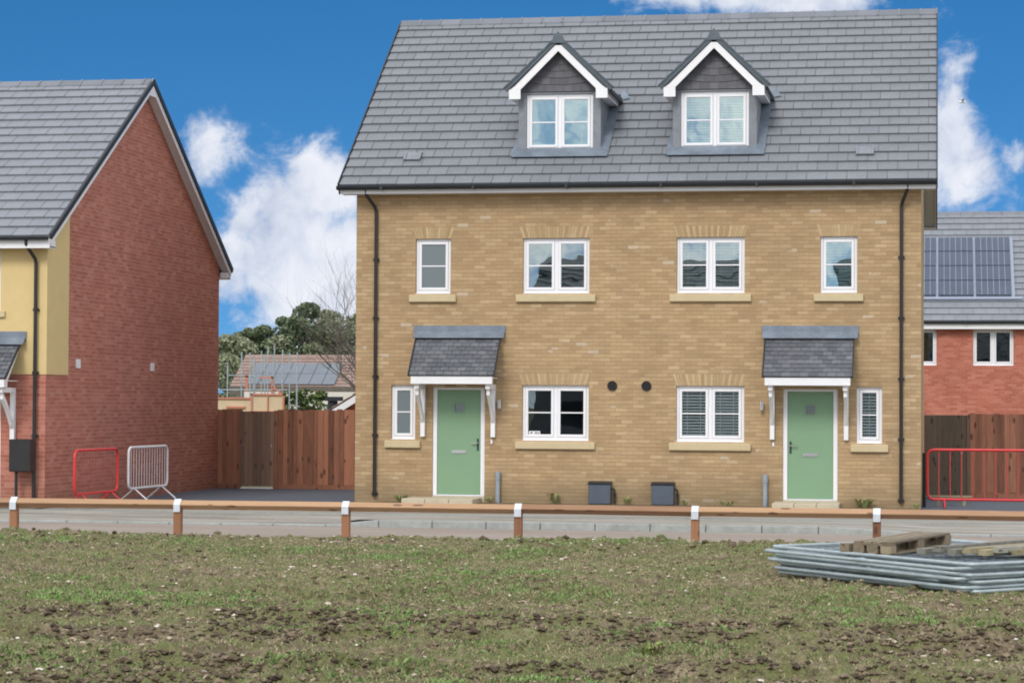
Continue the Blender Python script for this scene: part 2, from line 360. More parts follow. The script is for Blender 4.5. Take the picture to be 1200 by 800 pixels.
# ------------------------------------------------------------------ setting: land, road, kerb, footway, drives
m = MB(); m.quad((-1500,-1500,-.22),(1500,-1500,-.22),(1500,1500,-.22),(-1500,1500,-.22)); struct(m.build('ground', 'land'))
m = MB(); m.box(-90, 90, -12.6, -6.8, -.3, -.12); struct(m.build('road', 'road'))
m = MB(); x = -40.0
def kerb_top(x):
    if x < 1.2: return -.085
    if x < 1.7: return -.085+.085*(x-1.2)/.5
    if x < 9.6: return 0
    if x < 11.2: return -.085*(x-9.6)/1.6
    return -.085
while x < 40:
    z0, z1 = kerb_top(x), kerb_top(x+.905); j = random.uniform(-.004, .004)
    vs = [(x,-6.8+j,-.16),(x+.905,-6.8+j,-.16),(x+.905,-6.65,-.16),(x,-6.65,-.16),(x,-6.78+j,z0),(x+.905,-6.78+j,z1),(x+.905,-6.65,z1),(x,-6.65,z0)]
    m.add(vs, [(3,2,1,0),(4,5,6,7),(0,1,5,4),(1,2,6,5),(2,3,7,6),(3,0,4,7)]); x += .915
struct(m.build('kerb', 'conc', bevel=.012))
m = MB()                                                      # footway follows the kerb up and down
xs = [-90, -40, 1.2, 1.7, 9.6, 11.2, 40, 90]
for a, b in zip(xs[:-1], xs[1:]):
    za, zb = kerb_top(a+1e-4)-.006, kerb_top(b-1e-4)-.006
    m.quad((a,-6.65,za),(b,-6.65,zb),(b,-5.2,-.006),(a,-5.2,-.006)); m.quad((a,-5.2,-.006),(b,-5.2,-.006),(b,-3.0,-.004),(a,-3.0,-.004))
struct(m.build('footway', 'foot'))
m = MB(); m.box(-60, 60, -5.0, -4.95, -.1, .012); struct(m.build('path_edging', 'conc'))
m = MB(); m.box(-4.74, 0, -3.0, 6.6, -.18, -.002); m.box(11, 17, -3.0, 6.4, -.18, -.002); struct(m.build('driveway', 'tarmac'))
m = MB(); m.box(0, 11, -3.0, 0, -.18, -.01); m.box(-14, -4.74, -3.0, -.5, -.18, -.01); struct(m.build('front_path', 'foot'))
m = MB(); m.box(.5, 11, -.55, 0, -.15, .025); m.box(-12, -4.74, -4.9, -4.38, -.15, .02); struct(m.build('planting_bed', 'bed'))

# ------------------------------------------------------------------ the field in front
def vnoise(X, Y, cell, seed):
    r_ = np.random.default_rng(seed); n = 512; G = r_.random((n, n))
    u = X/cell; v = Y/cell; i = np.floor(u).astype(int); j = np.floor(v).astype(int); a = u-i; b = v-j
    a = a*a*(3-2*a); b = b*b*(3-2*b); i0 = i % n; j0 = j % n; i1 = (i+1) % n; j1 = (j+1) % n
    return (G[i0,j0]*(1-a)+G[i1,j0]*a)*(1-b)+(G[i0,j1]*(1-a)+G[i1,j1]*a)*b
def field_h(X, Y):
    h = .05*(vnoise(X, Y, 3.1, 1)-.5)+.045*(vnoise(X, Y, .9, 2)-.5)
    rough = vnoise(X, Y, 1.7, 8)
    # shallow machine ruts that run along the field
    for y0, amp in ((-26.4, .09), (-24.9, .06), (-28.6, .08), (-21.6, .035), (-30.0, .07)):
        c = y0+.25*np.sin(X*.35+y0)+.1*(X-8)*.15
        h += amp*np.exp(-((Y-c-.25)/.16)**2)*(.35+vnoise(X, Y, .45, 9))-amp*1.1*np.exp(-((Y-c)/.14)**2)
    h += .040*np.clip(vnoise(X, Y, .20, 3)-.42, 0, 1)*2*(.4+rough)
    h += .055*np.clip(vnoise(X, Y, .085, 4)-.45, 0, 1)*2*(.35+rough)
    h += .034*(vnoise(X, Y, .04, 5)-.5)
    e = np.exp(-((Y+12.35)/.30)**2)                                # spoil thrown up along the road edge
    h += e*(.015+.085*np.clip(vnoise(X, Y, .30, 6)-.35, 0, 1)*vnoise(X, Y, 1.3, 7)*2)
    return h-.02
def sheet(name, mat, x0, x1, nx, y0, y1, ny, skirt=True):
    xs = np.linspace(x0, x1, nx); ys = np.linspace(y0, y1, ny); X, Y = np.meshgrid(xs, ys, indexing='xy')
    Z = field_h(X, Y)
    if skirt: Z[-1, :] = -.14; Z[0, :] = -.2; Z[:, 0] = -.2; Z[:, -1] = -.2
    co = np.stack([X, Y, Z], -1).reshape(-1, 3).astype(np.float32)
    idx = np.arange(nx*ny).reshape(ny, nx); q = np.stack([idx[:-1,:-1], idx[:-1,1:], idx[1:,1:], idx[1:,:-1]], -1).reshape(-1, 4)
    return raw_mesh(name, co, q, mat, None)
def raw_mesh(name, co, q, mat, rn, smooth=False):
    me = bpy.data.meshes.new(name); k = q.shape[1]
    me.vertices.add(len(co)); me.vertices.foreach_set('co', co.astype(np.float32).ravel())
    me.loops.add(q.size); me.loops.foreach_set('vertex_index', q.astype(np.int32).ravel())
    me.polygons.add(len(q)); me.polygons.foreach_set('loop_start', np.arange(0, q.size, k, dtype=np.int32))
    me.update(calc_edges=True)
    if rn is not None:
        at = me.attributes.new('rnd', 'FLOAT', 'FACE'); at.data.foreach_set('value', rn.astype(np.float32))
    me.materials.append(M_[mat]); me.shade_smooth() if smooth else me.shade_flat()
    o = bpy.data.objects.new(name, me); C.objects.link(o); return o
fo = sheet('field', 'soil', -5.5, 17.0, 900, -33.5, -12.05, 860); fo.data.shade_smooth(); struct(fo)
m = MB(); m.box(-90, -5.5, -60, -12.2, -.2, .0); m.box(17, 90, -60, -12.2, -.2, .0); m.box(-5.5, 17, -60, -33.5, -.2, .0); struct(m.build('field_beyond', 'soil'))

def scatter(n, dens=None, y1=-12.15):
    """points over the field the camera can see plus a margin, thinned by a density function"""
    Y = rng.uniform(-33, y1, n); dep = Y+46; half = dep*.235+1.2; cx = 11.27-dep*.178
    X = cx+rng.uniform(-1, 1, n)*half
    keep = (X > -5.3) & (X < 16.8)
    # even out density: accept wide rows more often
    keep &= rng.random(n) < half/9.5
    if dens is not None: keep &= rng.random(n) < dens(X, Y)
    X, Y = X[keep], Y[keep]; return X, Y, field_h(X, Y)
def rut(X, Y):
    r_ = 0
    for y0 in (-26.4, -24.9, -28.6, -30.0):
        c = y0+.25*np.sin(X*.35+y0)+.1*(X-8)*.15; r_ = r_+np.exp(-((Y-c)/.36)**2)*np.clip(vnoise(X, Y, 1.1, 77)*.7*2.4+vnoise(X, Y, .35, 78)*.8-.75, 0, 1)
    return np.clip(r_, 0, 1)
def gpatch(X, Y): 
    a = vnoise(X, Y*1.3, 1.5, 21)*.45+vnoise(X, Y*1.2, .5, 22)*.35+vnoise(X, Y, .17, 23)*.2
    return a
# grass: thin blades in tufts
def blades(n):
    X, Y, Z = scatter(n, lambda a, b: np.clip((gpatch(a, b)-.34)*3.6, .16, 1)*(1-.85*rut(a, b))*(1-.8*np.exp(-((b+12.5)/.9)**2)*vnoise(a, b, 1.0, 35)*1.6).clip(.05, 1))
    k = len(X); gp = gpatch(X, Y)
    th = rng.uniform(0, 2*np.pi, k); h = rng.uniform(.008, .026, k)*(1+2.0*np.clip(gp-.60, 0, 1)*3); wd = rng.uniform(.003, .007, k)*1.1
    lean = rng.normal(0, .9, (k, 2))*h[:, None]
    a = np.stack([X-np.cos(th)*wd, Y-np.sin(th)*wd, Z-.005], -1); b = np.stack([X+np.cos(th)*wd, Y+np.sin(th)*wd, Z-.005], -1)
    mid0 = np.stack([X+lean[:,0]*.45-np.cos(th)*wd*.7, Y+lean[:,1]*.45-np.sin(th)*wd*.7, Z+h*.65], -1)
    mid1 = np.stack([X+lean[:,0]*.45+np.cos(th)*wd*.7, Y+lean[:,1]*.45+np.sin(th)*wd*.7, Z+h*.65], -1)
    tip = np.stack([X+lean[:,0]*1.1, Y+lean[:,1]*1.1, Z+h], -1)
    co = np.stack([a, b, mid1, mid0, tip], 1).reshape(-1, 3)
    base = np.arange(k)*5
    t1 = np.stack([base, base+1, base+2], -1); t2 = np.stack([base, base+2, base+3], -1); t3 = np.stack([base+3, base+2, base+4], -1)
    q = np.stack([t1, t2, t3], 1).reshape(-1, 3)
    c = np.clip(.10+1.35*(gp-.36)+rng.normal(.12, .27, k)+.75*(vnoise(X, Y, .28, 31)-.5)+.5*(vnoise(X, Y, .10, 33)-.5), 0, 1); c = np.where(rng.random(k) < .16, rng.random(k)*.15, c)
    o = raw_mesh('grass', co, q, 'grass', np.repeat(c, 3)); return o
struct(blades(1500000), 'stuff', label='thin patchy green and straw grass over the rough field', category='grass')
# pebbles and clods: squashed irregular lumps
def lumps(name, mat, n, smin, smax, dens, sink, flat, powr=2.0, y1=-12.15):
    X, Y, Z = scatter(n, dens, y1); k = len(X)
    base = np.array([(1,0,0),(-1,0,0),(0,1,0),(0,-1,0),(0,0,1),(0,0,-1),(.62,.62,.5),(-.62,.62,.5),(-.62,-.62,.5),(.62,-.62,.5)])
    tri = np.array([(0,6,4),(6,2,4),(2,7,4),(7,1,4),(1,8,4),(8,3,4),(3,9,4),(9,0,4),(0,2,6),(2,1,7),(1,3,8),(3,0,9),(2,0,5),(1,2,5),(3,1,5),(0,3,5)])
    sz = smin+(smax-smin)*rng.random(k)**powr; nb = len(base)
    V = base[None]*rng.uniform(.7, 1.25, (k, nb, 1))*sz[:, None, None]; V[:, :, 2] *= flat
    th = rng.uniform(0, 2*np.pi, k); c, s_ = np.cos(th)[:, None], np.sin(th)[:, None]
    st = rng.uniform(.75, 1.4, k)[:, None]
    x = V[:, :, 0]*st; y = V[:, :, 1]; V = np.stack([x*c-y*s_+X[:, None], x*s_+y*c+Y[:, None], V[:, :, 2]+(Z+sz*flat*sink)[:, None]], -1)
    q = (tri[None]+(np.arange(k)*nb)[:, None, None]).reshape(-1, 3)
    return raw_mesh(name, V.reshape(-1, 3), q, mat, np.repeat(rng.random(k), len(tri)))
struct(lumps('pebbles', 'stone', 42000, .004, .030, lambda a, b: np.clip(.30+1.3*(vnoise(a, b, 1.6, 41)-.4), .05, 1)*.75+.8*np.exp(-((b+12.6)/.6)**2)*vnoise(a, b, 1.3, 48), .35, .7, 3.0), 'stuff', label='pale flints and pebbles lying on the bare field soil', category='pebbles')
struct(lumps('soil_clods', 'clod', 170000, .005, .036, lambda a, b: np.clip(1.6*(vnoise(a, b, 1.2, 42)*.5+vnoise(a, b, .3, 43)*.5-.42), .06, 1)*.7+.9*rut(a, b), .1, .75, 2.8), 'stuff', label='dark crumbly clods of turned soil', category='soil')
struct(lumps('turned_soil', 'clod2', 420000, .006, .042, lambda a, b: rut(a, b)**.8, .05, .7, 2.6), 'stuff', label='dark freshly turned soil along the shallow ruts of the field', category='soil')
struct(lumps('edge_rubble', 'clod', 9000, .012, .07, lambda a, b: (b > -13.0)*np.clip(vnoise(a, b, .8, 44)*1.6-.3, .1, 1), .2, .75, 2.2), 'stuff', label='crumbled soil heaped along the edge of the road', category='soil')

# leafy weed clumps that stand out in the field
def weed_clump(c, rad, n, h, mb):
    for _ in range(n):
        th = random.uniform(0, 6.283); rr = rad*random.random()**.7; bx, by = c[0]+math.cos(th)*rr*.4, c[1]+math.sin(th)*rr*.4
        l = h*random.uniform(.5, 1.1); out = Vector((math.cos(th), math.sin(th), 0))*l*random.uniform(.3, 1.0); wv = Vector((-math.sin(th), math.cos(th), 0))*l*random.uniform(.05, .16)
        b0 = Vector((bx, by, c[2])); mid = b0+out*.55+Vector((0, 0, l*.75)); tip = b0+out+Vector((0, 0, l*random.uniform(.5, 1)))
        mb.add([b0, mid-wv, tip, mid+wv], [(0,1,2,3)], random.random())
for i, (wx, wy, rd, lab) in enumerate([(9.05, -26.9, .22, 'bright green leafy weed alone in the field below the steel panels'), (2.6, -17.0, .12, 'small bright weed in the field left of centre'), (9.8, -19.3, .13, 'green weed sprouting at the foot of the steel panel stack'),
        (7.3, -25.0, .13, 'pale green weed in bare soil near the middle of the field'), (4.2, -27.4, .12, 'low weed tuft at the lower left of the field')]):
    mb = MB(); z = float(field_h(np.array([wx]), np.array([wy]))[0]); weed_clump((wx, wy, z), rd, 90, rd*.5, mb)
    tag(mb.build('field_weed', 'weed', origin=(wx, wy, z)), lab, 'weed', 'leafy weeds in the field')

# ------------------------------------------------------------------ roof tiles
def tile_slope(mb, P, U, V, width, length, gauge=.345, tw=.38, th=.024, lift=.022, seed=1, clip=None):
    """lapped tiles on a slope: P eave corner, U along the eave, V up the slope (unit vectors)"""
    rr = random.Random(seed); P, U, V = Vector(P), Vector(U).normalized(), Vector(V).normalized(); N = U.cross(V)
    if N.z < 0: N = -N
    rows = max(1, round(length/gauge)); gg = length/rows
    for r_ in range(rows):
        v0 = r_*gg; v1 = min(length, v0+gg+.03); off = (r_ % 2)*tw*.5
        x = -off
        while x < width-1e-4:
            a, b = max(0, x+.005), min(width, x+tw-.005)
            if b-a > .02:
                j = rr.uniform(-.003, .003); t0 = lift+th+j; c = rr.random()
                p0 = P+U*a+V*v0; p1 = P+U*b+V*v0; q0 = P+U*a+V*v1; q1 = P+U*b+V*v1
                mb.add([p0+N*(t0-th-.02), p1+N*(t0-th-.02), p1+N*t0, p0+N*t0, q1+N*(.008), q0+N*(.008)], [(0,1,2,3), (3,2,4,5), (0,3,5), (1,4,2)], c)
            x += tw
    # sarking under the tiles
    a, b, c_, d_ = P, P+U*width, P+U*width+V*length, P+V*length
    mb.prism([a-N*.03, b-N*.03, c_-N*.03, d_-N*.03], N*.032, .0)

def ridge(parent, x0, x1, y, z, pitch, mat='ridge', step=.45):
    mb = MB(); x = x0; dz = .17*math.tan(pitch)*.85
    k = 0
    while x < x1-.02:
        e = min(x1, x+step-.006); t_ = .016 if k % 1 == 0 else 0
        for (a, b, up_) in ((x, e, 0), (e-.035, min(x1, e+.006), .014)):
            mb.prism([(a, y-.17-up_, z-dz), (a, y-.16-up_, z-dz+.025+up_*.5), (a, y, z+.045+up_), (a, y+.16+up_, z-dz+.025+up_*.5), (a, y+.17+up_, z-dz), (a, y, z-.0)], (b-a, 0, 0), random.random())
        x += step; k += 1
    return mb.build('ridge_tiles', mat, parent)

# ------------------------------------------------------------------ windows that face the street (-Y)
def window(parent, x0, x1, z0, z1, Y, lights=2, blind=None, glassm='glass', bar=True, sill=None, rev=.06, part=True):
    y = Y+rev; fr = .056; sa = .052; mh = .036
    mb = MB(); mb.ring(x0, x1, z0, z1, fr, y, y+.07, fr+.012); mid = (x0+x1)/2
    if lights == 2: mb.box(mid-mh, mid+mh, y+.002, y+.068, z0+fr+.012, z1-fr)
    mb.box(x0-.012, x1+.012, y-.03, y+.01, z0-.022, z0+.014)
    win = mb.build('window', 'upvc', parent, bevel=.006)
    cells = [(x0+fr, mid-mh), (mid+mh, x1-fr)] if lights == 2 else [(x0+fr, x1-fr)]
    for a, b in cells:
        s = MB(); s.ring(a+.003, b-.003, z0+fr+.014, z1-fr-.003, sa, y-.012, y+.05)
        ga, gb, gz0, gz1 = a+sa+.003, b-sa-.003, z0+fr+sa+.014, z1-fr-sa-.003
        s.build('sash', 'upvc', win, bevel=.006)
        p = MB(); p.box(ga-.004, gb+.004, y+.018, y+.024, gz0-.004, gz1+.004); p.build('pane', glassm, win)
        if bar:
            q = MB(); zc = (gz0+gz1)/2; q.box(ga, gb, y+.006, y+.0165, zc-.012, zc+.012)
            q.build('glazing_bar', 'upvc', win)
        if blind is not None:
            s = MB(); z = gz1-.02
            while z > gz0+(1-blind)*(gz1-gz0):
                s.obox(((ga+gb)/2, y+.058, z), ((gb-ga)/2+.02, 0, 0), (0, .013, .017), (0, -.001, .0015)); z -= .058
            for c in (.22, .78) if (gb-ga) > .3 else (.5,):
                xc = ga+(gb-ga)*c; s.box(xc-.009, xc+.009, y+.036, y+.039, gz0, gz1)
            s.build('blind', 'blind', win)
    if sill:
        m2 = MB(); m2.box(sill[0], sill[1], Y-.07, Y+.03, sill[2], sill[3]); m2.build('sill', 'cast', win, bevel=.012)
    return win
def arch(parent, x0, x1, z, Y, mat, h=.225, name='brick_arch'):
    mb = MB(); w_ = x1-x0; n = max(3, round(w_/.055)); sp = .075
    for i in range(n):
        a, b = i/n, (i+1)/n; j = random.uniform(-.004, .004)
        bx0, bx1 = x0+a*w_+.007, x0+b*w_-.007; tx0, tx1 = x0-sp+a*(w_+2*sp)+.007, x0-sp+b*(w_+2*sp)-.007
        mb.prism([(bx0, Y-.004+j*.5, z), (bx1, Y-.004+j*.5, z), (tx1, Y-.004+j*.5, z+h+j), (tx0, Y-.004+j*.5, z+h+j)], (0, .02, 0), min(1, max(0, (.3 if i % 2 else .7)+random.uniform(-.35, .35))))
    return mb.build(name, mat, parent)
M_['arch'] = tiled('arch_bricks', (.35, .245, .13), (.52, .39, .225), .9, .10)
M_['archr'] = tiled('red_arch_bricks', (.18, .055, .04), (.30, .09, .06), .9, .12)

def facade(mb, x0, x1, z0, z1, Y, openings, rev=.13):
    xs = sorted({x0, x1, *[o[0] for o in openings], *[o[1] for o in openings]}); zs = sorted({z0, z1, *[o[2] for o in openings], *[o[3] for o in openings]})
    for a, b in zip(xs[:-1], xs[1:]):
        for c, d_ in zip(zs[:-1], zs[1:]):
            mx, mz = (a+b)/2, (c+d_)/2
            if any(o[0] < mx < o[1] and o[2] < mz < o[3] for o in openings): continue
            mb.quad((a,Y,c),(b,Y,c),(b,Y,d_),(a,Y,d_))
    for a, b, c, d_ in openings:
        mb.quad((a,Y,c),(a,Y+rev,c),(b,Y+rev,c),(b,Y,c)); mb.quad((a,Y,d_),(b,Y,d_),(b,Y+rev,d_),(a,Y+rev,d_))
        mb.quad((a,Y,c),(a,Y,d_),(a,Y+rev,d_),(a,Y+rev,c)); mb.quad((b,Y,c),(b,Y+rev,c),(b,Y+rev,d_),(b,Y,d_))

def downpipe(parent, x, Y, ztop, zbot, shoe=.1, r_=.034, jog=0, mat='black'):
    mb = MB(); yy = Y-.06
    top = [(x-jog, Y-.30, ztop+.06), (x-jog, Y-.30, ztop-.04), (x-jog*.75, Y-.26, ztop-.12), (x-jog*.1, yy-.02, ztop-.30), (x, yy, ztop-.38)]
    mb.tube(top+[(x, yy, zbot+shoe)], r_, 10)
    o = mb.build('downpipe', mat, parent, smooth=False)
    z = zbot+.15
    while z < ztop-.4:
        c = MB(); c.box(x-.06, x+.06, yy+.015, Y, z-.02, z+.02); c.tube([(x, yy, z-.03), (x, yy, z+.03)], r_+.008, 10); z += 1.15; c.build('pipe_clip', mat, o)
    return o
def gutter(parent, x0, x1, Y, z, mat='gutter', r_=.058):
    mb = MB(); n = 8; pts = []
    for k in range(n+1): th = math.pi+math.pi*k/n; pts.append((x0, Y+math.cos(th)*r_, z+math.sin(th)*r_))
    inner = [(x0, Y+math.cos(math.pi+math.pi*k/n)*(r_-.006), z+math.sin(math.pi+math.pi*k/n)*(r_-.006)) for k in range(n, -1, -1)]
    mb.prism(pts+inner, (x1-x0, 0, 0)); x = x0+.9
    mb.box(x0, x0+.006, Y-r_, Y+r_, z-r_*.95, z); mb.box(x1-.006, x1, Y-r_, Y+r_, z-r_*.95, z)
    while x < x1: mb.box(x-.025, x+.025, Y-r_-.006, Y+r_, z-r_-.005, z-.005); x += 1.83
    return mb.build('gutter', mat, parent)

# ================================================================== the pair of buff brick houses
W, D, HE, HR = 11.0, 10.28, 6.08, 10.27
A = thing('brick_house', (5.5, 5.1, 0), 'large pair of buff brick houses with grey tiled roof, two dormers and green doors', 'house')
half = [(3.34, 4.65, 4.10, 5.18, 2, 'up'), (1.20, 1.90, 4.10, 5.18, 1, 'up'), (3.34, 4.65, 1.24, 2.32, 2, 'lo'), (.725, 1.21, 1.24, 2.31, 1, 'lo')]
DOOR = (1.56, 2.60, .14, 2.27)
ops = []
for x0, x1, z0, z1, n, k in half: ops += [(x0, x1, z0, z1), (W-x1, W-x0, z0, z1)]
ops += [DOOR, (W-DOOR[1], W-DOOR[0], DOOR[2], DOOR[3])]
mb = MB(); facade(mb, 0, W, -.2, HE+.02, 0, ops)
mb.quad((0,D,-.2),(0,D,HE),(W,D,HE),(W,D,-.2))
for x in (0, W):
    mb.poly([(x,0,-.2),(x,0,HE),(x,D/2,HE+(HR-HE)*D/2/5.49),(x,D,HE),(x,D,-.2)])
mb.build('wall', 'buff', A)
mb = MB(); mb.box(.05, W-.05, 3.0, 3.05, 0, 6.0); mb.box(5.45, 5.55, .16, 3, 0, 6.0); mb.box(.05, W-.05, .16, 3, 2.6, 2.75); mb.box(.05, W-.05, .16, 3.0, 5.75, 5.8); mb.build('inner_wall', 'room', A)
for side in (0, 1):
    for x0, x1, z0, z1, n, k in half:
        sx = (.13 if n == 2 else .12); s0, s1 = x0-sx, x1+sx
        if k == 'lo' and n == 1: s0, s1 = x0-.12, x1+.11
        if side: x0, x1, s0, s1 = W-x1, W-x0, W-s1, W-s0
        gl = 'dglass' if (n == 1 and side and k == 'up') else 'frost' if (n == 1 and not side) else ('glass' if k == 'up' else 'glassd')
        window(A, x0, x1, z0, z1, 0, n, 1.0 if side else None, gl, True, (s0, s1, z0-.165, z0-.022))
        if not (n == 1 and k == 'lo'): arch(A, x0, x1, z1, 0, 'arch')
# window notice in the left living room
mb = MB(); mb.box(3.47, 3.69, .050, .054, 1.355, 1.425); nt = mb.build('window_notice', 'white', A); nt['label'] = 'small white printed card in the ground floor window'
mb = MB()
mb.prism([(3.485,.049,1.372),(3.493,.049,1.372),(3.513,.049,1.408),(3.505,.049,1.408)], (0,-.001,0)); mb.prism([(3.503,.049,1.372),(3.512,.049,1.372),(3.532,.049,1.408),(3.523,.049,1.408)], (0,-.001,0))
mb.prism([(3.522,.049,1.372),(3.531,.049,1.372),(3.551,.049,1.408),(3.542,.049,1.408)], (0,-.001,0)); mb.prism([(3.507,.049,1.398),(3.513,.049,1.408),(3.523,.049,1.383),(3.517,.049,1.374)], (0,-.0015,0))
for z in (1.374, 1.388, 1.402): mb.box(3.58, 3.675, .048, .0495, z-.003, z+.003)
mb.build('printed_lettering', 'dark', nt)
# roof
RY, RZ0 = -.35, 6.20; SL = Vector((0, 5.49, 4.07)); SLn = SL.normalized(); PITCH = math.atan2(4.07, 5.49)
mb = MB(); tile_slope(mb, (-.27, RY, RZ0), (1,0,0), SLn, W+.56, SL.length-.03, seed=3)
tile_slope(mb, (-.27, 2*5.14-RY, RZ0), (1,0,0), (0,-5.49,4.07), W+.56, SL.length-.03, seed=4)
roofA = mb.build('roof', 'tile', A)
ridge(roofA, -.28, W+.30, 5.14, HR+.02, PITCH)
YB = 2*5.14
for ya in (RY+.02, YB-RY-.045):
    mb = MB(); mb.box(-.25, W+.26, ya, ya+.025, RZ0-.155, RZ0-.02); mb.build('fascia', 'white', A)
mb = MB(); mb.box(-.25, W+.26, RY+.045, -.002, RZ0-.15, RZ0-.13); mb.box(-.25, W+.26, YB+.002, YB-RY-.045, RZ0-.15, RZ0-.13)
for x0, x1 in ((-.25, -.003), (W+.003, W+.26)):
    for sgn, y0 in ((1, RY+.05), (-1, YB-RY-.05)):
        N = Vector((0, -sgn*SLn.z, SLn.y)); a = Vector((x0, y0, RZ0-.045)); L = Vector((0, sgn*SLn.y, SLn.z))*6.7
        mb.prism([a-N*.06, a-N*.06+L, a-N*.04+L, a-N*.04], (x1-x0, 0, 0))
mb.build('soffit', 'soffit', A)
for x in (-.275, W+.262):
    for sgn, y0 in ((1, RY+.02), (-1, YB-RY-.02)):
        mb = MB(); N = Vector((0, -sgn*SLn.z, SLn.y)); a = Vector((x, y0, RZ0-.03)); L = Vector((0, sgn*SLn.y, SLn.z))*6.75
        mb.prism([a-N*.15, a-N*.15+L, a+N*.0+L, a+N*.0], (.02, 0, 0)); mb.build('bargeboard', 'white', A)
for x in (-.305, W+.283):
    for sgn, y0 in ((1, RY), (-1, YB-RY)):
        mb = MB(); N = Vector((0, -sgn*SLn.z, SLn.y)); a = Vector((x, y0, RZ0)); L = Vector((0, sgn*SLn.y, SLn.z))*6.8
        mb.prism([a-N*.19, a-N*.19+L, a+N*.055+L, a+N*.055], (.024, 0, 0)); mb.build('verge_trim', 'gutter', A)
for x0 in (.86, 9.76):
    mb = MB(); a = Vector((x0, .36, 6.7+.03)); N = Vector((0, -SLn.z, SLn.y)); a = a+N*.05
    mb.obox(a+Vector((.17, 0, 0))+SLn*.14, (.17,0,0), SLn*.13, N*.012); mb.obox(a+Vector((.02,0,0))+SLn*.14, (.02,0,0), SLn*.15, N*.03); mb.obox(a+Vector((.32,0,0))+SLn*.14, (.02,0,0), SLn*.15, N*.03)
    mb.build('roof_vent', 'leadc', roofA)
gutter(A, -.30, W+.30, RY-.06, RZ0-.005, r_=.078); gutter(A, -.30, W+.30, YB-RY+.06, RZ0-.005, r_=.078)
downpipe(A, .41, 0, RZ0-.1, .02, jog=.16); downpipe(A, W-.37, 0, RZ0-.1, .02, jog=-.12)
